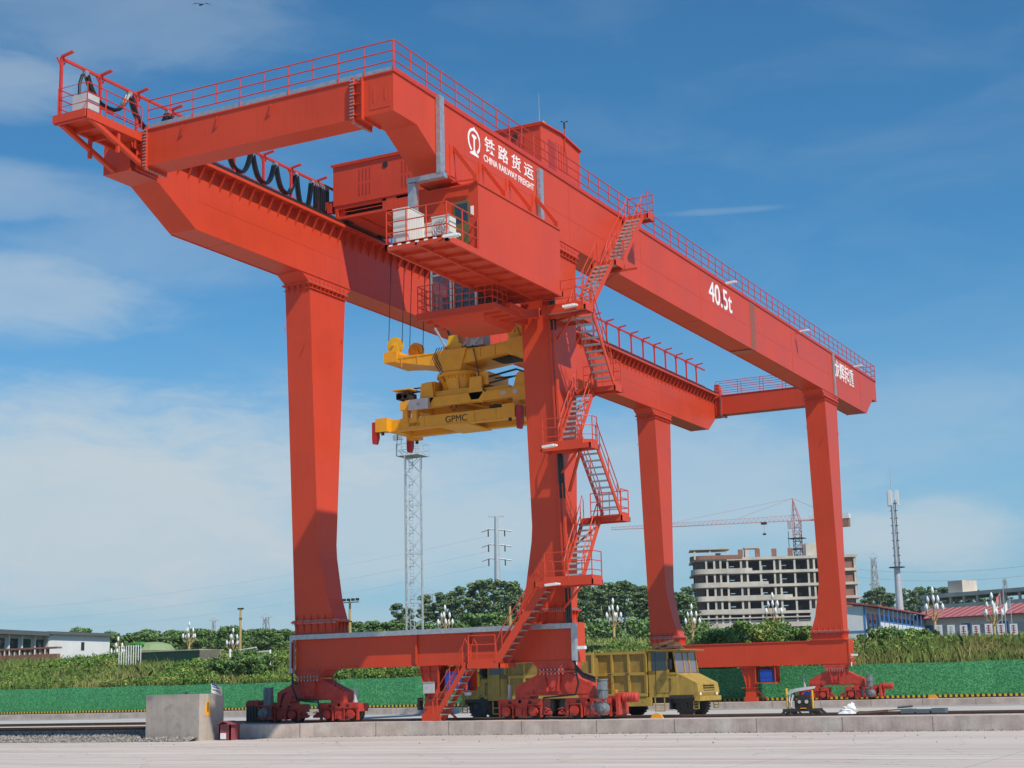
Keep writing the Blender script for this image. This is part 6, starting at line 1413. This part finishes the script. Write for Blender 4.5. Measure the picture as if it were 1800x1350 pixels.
def blade_mesh(name, P0, H, wd, lean, m, seed):
    g = np.random.default_rng(seed); n = len(P0); a = g.uniform(0, 2 * np.pi, n); ln = g.uniform(.2, 1, n) * lean
    dx = np.stack([np.cos(a), np.sin(a), np.zeros(n)], 1); b_ = g.uniform(0, 2 * np.pi, n); sx = np.stack([np.cos(b_), np.sin(b_), np.zeros(n)], 1) * (wd * g.uniform(.6, 1.3, n))[:, None]
    z = np.array([0, 0, 1.0]); mid = P0 + z * (H * .6)[:, None] + dx * (ln * H * .25)[:, None]; tip = P0 + z * (H * (1 - .25 * ln))[:, None] + dx * (ln * H * .75)[:, None]
    V = np.stack([P0 - sx * .5, P0 + sx * .5, mid + sx * .4, tip, mid - sx * .4], 1).reshape(-1, 3)
    me = bpy.data.meshes.new(name); me.vertices.add(n * 5); me.vertices.foreach_set('co', V.ravel()); me.loops.add(n * 5); me.loops.foreach_set('vertex_index', np.arange(n * 5)); me.polygons.add(n); me.polygons.foreach_set('loop_start', np.arange(0, n * 5, 5)); me.polygons.foreach_set('loop_total', np.full(n, 5))
    me.update(calc_edges=True); me.materials.append(m); return me
def link(me, name, parent=None, loc=None):
    o = bpy.data.objects.new(name, me); COL.objects.link(o)
    if parent: o.parent = parent
    if loc is not None: o.location = loc
    return o
# scrub on the slope
g = np.random.default_rng(5)
def patchy(x, y): return math.sin(x * .33 + 1.1) * .5 + math.sin(x * .11 + y * .4) * .6 + math.sin(x * .71 + y * 1.3) * .25
cs = []; rs = []
for i in range(6600):
    x = g.uniform(-104, 26); y = g.uniform(45.6, 62); v = patchy(x, y); left = x < -18
    if (left and v > -1.0) or (not left and v > .85): r_ = g.uniform(.25, .55) * (1.25 if v > .5 else 1); cs.append((x, y, terr(x, y) + r_ * .5 + g.uniform(0, .5 if v > .3 else .15))); rs.append(r_)
o = link(leaf_mesh('hillside_scrub', cs, rs, 80, .115, LEAF, 21), 'hillside_scrub'); tag(o, 'dense low green scrub covering the bank behind the green mat wall', 'scrub', kind='stuff')
n = 190000; x = np.where(g.uniform(0, 1, 190000) < .42, g.uniform(-22, 30, 190000), g.uniform(-104, -18, 190000)); y = 45.45 + 20 * g.beta(1.1, 1.3, n)
pv = np.sin(x * .33 + 1.1) * .5 + np.sin(x * .11 + y * .4) * .6; keep = (x > -16) | (pv < .2) | (y < 49.5) | (g.uniform(0, 1, n) < .6); x = x[keep]; y = y[keep]; pv = pv[keep]
z = np.array([terr(a, b_) for a, b_ in zip(x, y)]); big = np.where(x > -14, .86, .72); H = (g.uniform(.45, 1.3, len(x)) * big * (1 + .35 * np.sin(x * .5) * np.sin(x * .13)) * np.where(g.uniform(0, 1, len(x)) < .04, 1.5, 1) + .15) * np.where(y < 47.0, .75, 1) * np.where((y > 54) & (x > -14), .62, 1)
o = link(blade_mesh('tall_grass', np.stack([x, y, z], 1), H, .04, .9, GRASS, 22), 'tall_grass'); tag(o, 'tall yellow green reed grass on the bank behind the green mat wall', 'grass', kind='stuff')
n = 26000; x = g.uniform(-120, 60, n); y = 64 + 70 * g.uniform(0, 1, n) ** 1.5; z = np.array([terr(a, b_) for a, b_ in zip(x, y)])
o = link(blade_mesh('far_grass', np.stack([x, y, z], 1), g.uniform(.3, .75, n), .14, .9, GRASS, 23), 'far_grass'); tag(o, 'rough grass on the plateau beyond the bank', 'grass', kind='stuff')
# a few distinct shrubs
def shrub(x, y, h, w, lab, m=LEAF, seed=1, size=.16):
    gg = np.random.default_rng(seed); z0 = terr(x, y); T = empty('shrub', (x, y, z0), lab, 'shrub'); k = int(26 * w)
    c = np.stack([gg.normal(0, w * .36, k), gg.normal(0, w * .3, k), h * gg.uniform(.2, .9, k)], 1); link(leaf_mesh('foliage', c, gg.uniform(.22, .42, k) * (.6 + .25 * w), 60, size, m, seed), 'foliage', T)
    b = MB(); [b.tube([(0, 0, 0), (q[0] * .5, q[1] * .5, q[2] * .6), tuple(q)], [.04, .03, .012], 5) for q in c[::6]]; o = b.build('stem', BARK, None); o.parent = T; return T
for i, (px, py, D, h, w, lab) in enumerate(((262, 1150, 118, 2.0, 2.4, 'large dark rounded shrub on the bank above the concrete block'), (195, 1160, 120, 1.8, 2.0, 'dark shrub on the bank between the white building and the concrete block'), (70, 1172, 112, 2.6, 1.7, 'upright dark shrub in front of the red balustrade at far left'), (1330, 1120, 122, 2.2, 4.2, 'wide leafy shrub mound in front of the unfinished building'), (1415, 1128, 118, 1.8, 2.8, 'leafy shrub just left of the right rear crane leg'), (1270, 1132, 118, 1.7, 2.4, 'bushy shrub above the yellow truck cab'), (1560, 1130, 112, 1.5, 2.4, 'dark shrub right of the right rear crane leg'), (1612, 1126, 114, 1.3, 2.0, 'bushy shrub below the blue framed site office'), (640, 1170, 118, 1.6, 2.2, 'brownish shrub under the near sill beam between crane legs'))):
    p_ = spot(px, py, D); y_ = max(48.0, p_.y); shrub(p_.x, y_, h, w, lab, LEAF if i not in (0, 1, 2, 6) else LEAFB, 40 + i)
# eucalyptus prototypes
def euc(seed, h):
    gg = np.random.default_rng(seed); b = MB(); lean = gg.normal(0, .3, 2); b.tube([(0, 0, -2), (lean[0] * .3, lean[1] * .3, h * .4), (lean[0], lean[1], h * .93)], [.24, .17, .04], 6)
    c = []; r = []
    for k in range(30):
        f = gg.uniform(.40, 1.0) ** .75; sp = (1.75 if f > .6 else 1.2) * (1.12 - f * .72); a = gg.uniform(0, 6.28); q = (lean[0] * f + sp * math.cos(a) * gg.uniform(.3, 1.2), lean[1] * f + sp * math.sin(a) * gg.uniform(.3, 1.2), h * f); c.append(q); r.append(gg.uniform(.42, .9))
        if k % 2 == 0: b.tube([(lean[0] * f * .8, lean[1] * f * .8, h * f * .85), q], [.07, .02], 4)
    tm = b; me = leaf_mesh('crown', c, r, 90, .30, LEAFD, seed + 50, squash=.7); return tm, me
EUC = []
for k in range(5):
    tm, me = euc(60 + k, 15.0); T = bpy.data.objects.new('eucalyptus_tree', None); COL.objects.link(T); T['category'] = 'tree'
    o = tm.build('trunk', BARK, None, smooth=True); o.parent = T; link(me, 'crown', T); EUC.append([T, False])
def place_tree(protos, k, px, pytop, D, hbase, lab, grp, jit=0):
    rec = protos[k % len(protos)]; T = rec[0] if not rec[1] else copy_tree(rec[0]); rec[1] = True
    p_ = spot(px, pytop, D); z0 = terr(p_.x, p_.y) - .3; H = max(4.0, p_.z - z0); s_ = H / hbase; w_ = min(1.5, max(.75, s_ ** .5 * 1.0)); T.location = (p_.x, p_.y, z0); T.scale = (w_, w_, s_); T.rotation_euler = (0, 0, k * 1.7); T['label'] = lab; T['group'] = grp
gr = np.random.default_rng(8)
sky1 = [(700, 1062), (715, 1070), (742, 1045), (768, 1040), (795, 1038), (808, 1033), (830, 1026), (850, 1018), (868, 1016), (885, 1020), (900, 1024), (912, 1035), (925, 1048), (720, 1085), (760, 1065), (785, 1060), (820, 1052), (845, 1045), (870, 1045), (895, 1048), (940, 1050), (960, 1045), (985, 1040)]
k = 0
for px, py in sky1: place_tree(EUC, k, px, py, 238 + gr.uniform(-14, 20), 15.0, 'tall thin eucalyptus in the wood behind the central crane leg', 'eucalyptus trees in the wood behind the central crane leg'); k += 1
for px in np.arange(1010, 1222, 7.2):
    py = np.interp(px, [1000, 1050, 1085, 1140, 1180, 1200, 1222], [1040, 1026, 1022, 1034, 1040, 1036, 1042]) + gr.uniform(-4, 14); place_tree(EUC, k, px + gr.uniform(-3, 3), py, 235 + gr.uniform(-14, 22), 15.0, 'tall thin eucalyptus in the wood around the third crane leg', 'eucalyptus trees in the wood around the third crane leg'); k += 1
for px in np.arange(1508, 1830, 9.0):
    py = np.interp(px, [1508, 1540, 1580, 1630, 1680, 1730, 1800], [1050, 1034, 1036, 1030, 1036, 1040, 1058]) + gr.uniform(-4, 12); place_tree(EUC, k, px + gr.uniform(-4, 4), py, 330 + gr.uniform(-20, 20), 15.0, 'dark eucalyptus in the tree line behind the red roofed site office', 'eucalyptus trees behind the red roofed site office'); k += 1
# broad trees at left
BRO = []
for s_ in range(4):
    gg = np.random.default_rng(90 + s_); c = []; r = []
    for q in range(60):
        a = gg.uniform(0, 6.28); f = gg.uniform(0, 1); rr_ = 3.0 * math.sqrt(max(0, 1 - (f - .35) ** 2 * 1.9)) * gg.uniform(.2, 1); c.append((rr_ * math.cos(a), rr_ * math.sin(a), 2.0 + 5.2 * f)); r.append(gg.uniform(.6, 1.15))
    T = bpy.data.objects.new('broadleaf_tree', None); COL.objects.link(T); T['category'] = 'tree'; link(leaf_mesh('crown', c, r, 70, .34, LEAFB, 120 + s_), 'crown', T)
    b = MB(); b.tube([(0, 0, -2), (0, 0, 2.5), (.3, .2, 6)], [.3, .22, .06], 6); [b.tube([(0, 0, 2), tuple(c[j])], [.12, .03], 4) for j in range(0, 60, 8)]; o = b.build('trunk', BARK, None, smooth=True); o.parent = T; BRO.append([T, False])
k = 0
for px in np.arange(130, 520, 13.0):
    py = np.interp(px, [120, 190, 260, 330, 400, 440, 520], [1106, 1112, 1111, 1108, 1104, 1100, 1112]) + gr.uniform(-4, 14); place_tree(BRO, k, px + gr.uniform(-4, 4), py, 240 + gr.uniform(-16, 20), 7.6, 'dark bushy tree in the tree line at left behind the street lamps', 'bushy trees in the left tree line'); k += 1
for px, py in ((690, 1100), (735, 1092), (800, 1092), (830, 1080), (860, 1078), (910, 1082), (930, 1090), (980, 1085), (560, 1110), (620, 1108), (660, 1106), (610, 1112)):
    place_tree(BRO, k, px, py, 205, 7.6, 'low bushy tree at the foot of the eucalyptus wood', 'low bushy trees before the eucalyptus wood'); k += 1
c = []; r = []
for px in np.arange(680, 1232, 2.2):
    for D_ in (226, 240, 262):
        p_ = spot(px + gr.uniform(-2, 2), 1100, D_ + gr.uniform(-6, 6)); hh = gr.uniform(.6, 3.4); c.append((p_.x, p_.y, terr(p_.x, p_.y) + hh)); r.append(gr.uniform(.8, 1.7))
for px in list(np.arange(1500, 1840, 2.2)) + list(np.arange(80, 560, 2.6)):
    D_ = 318 if px > 1000 else 262; p_ = spot(px, 1100, D_ + gr.uniform(-8, 8)); c.append((p_.x, p_.y, terr(p_.x, p_.y) + gr.uniform(.5, 3.5))); r.append(gr.uniform(.9, 1.8))
o = link(leaf_mesh('wood_undergrowth', c, r, 70, .36, LEAFB, 300), 'wood_undergrowth'); tag(o, 'dark undergrowth filling the foot of the woods behind the yard', 'undergrowth', kind='stuff')
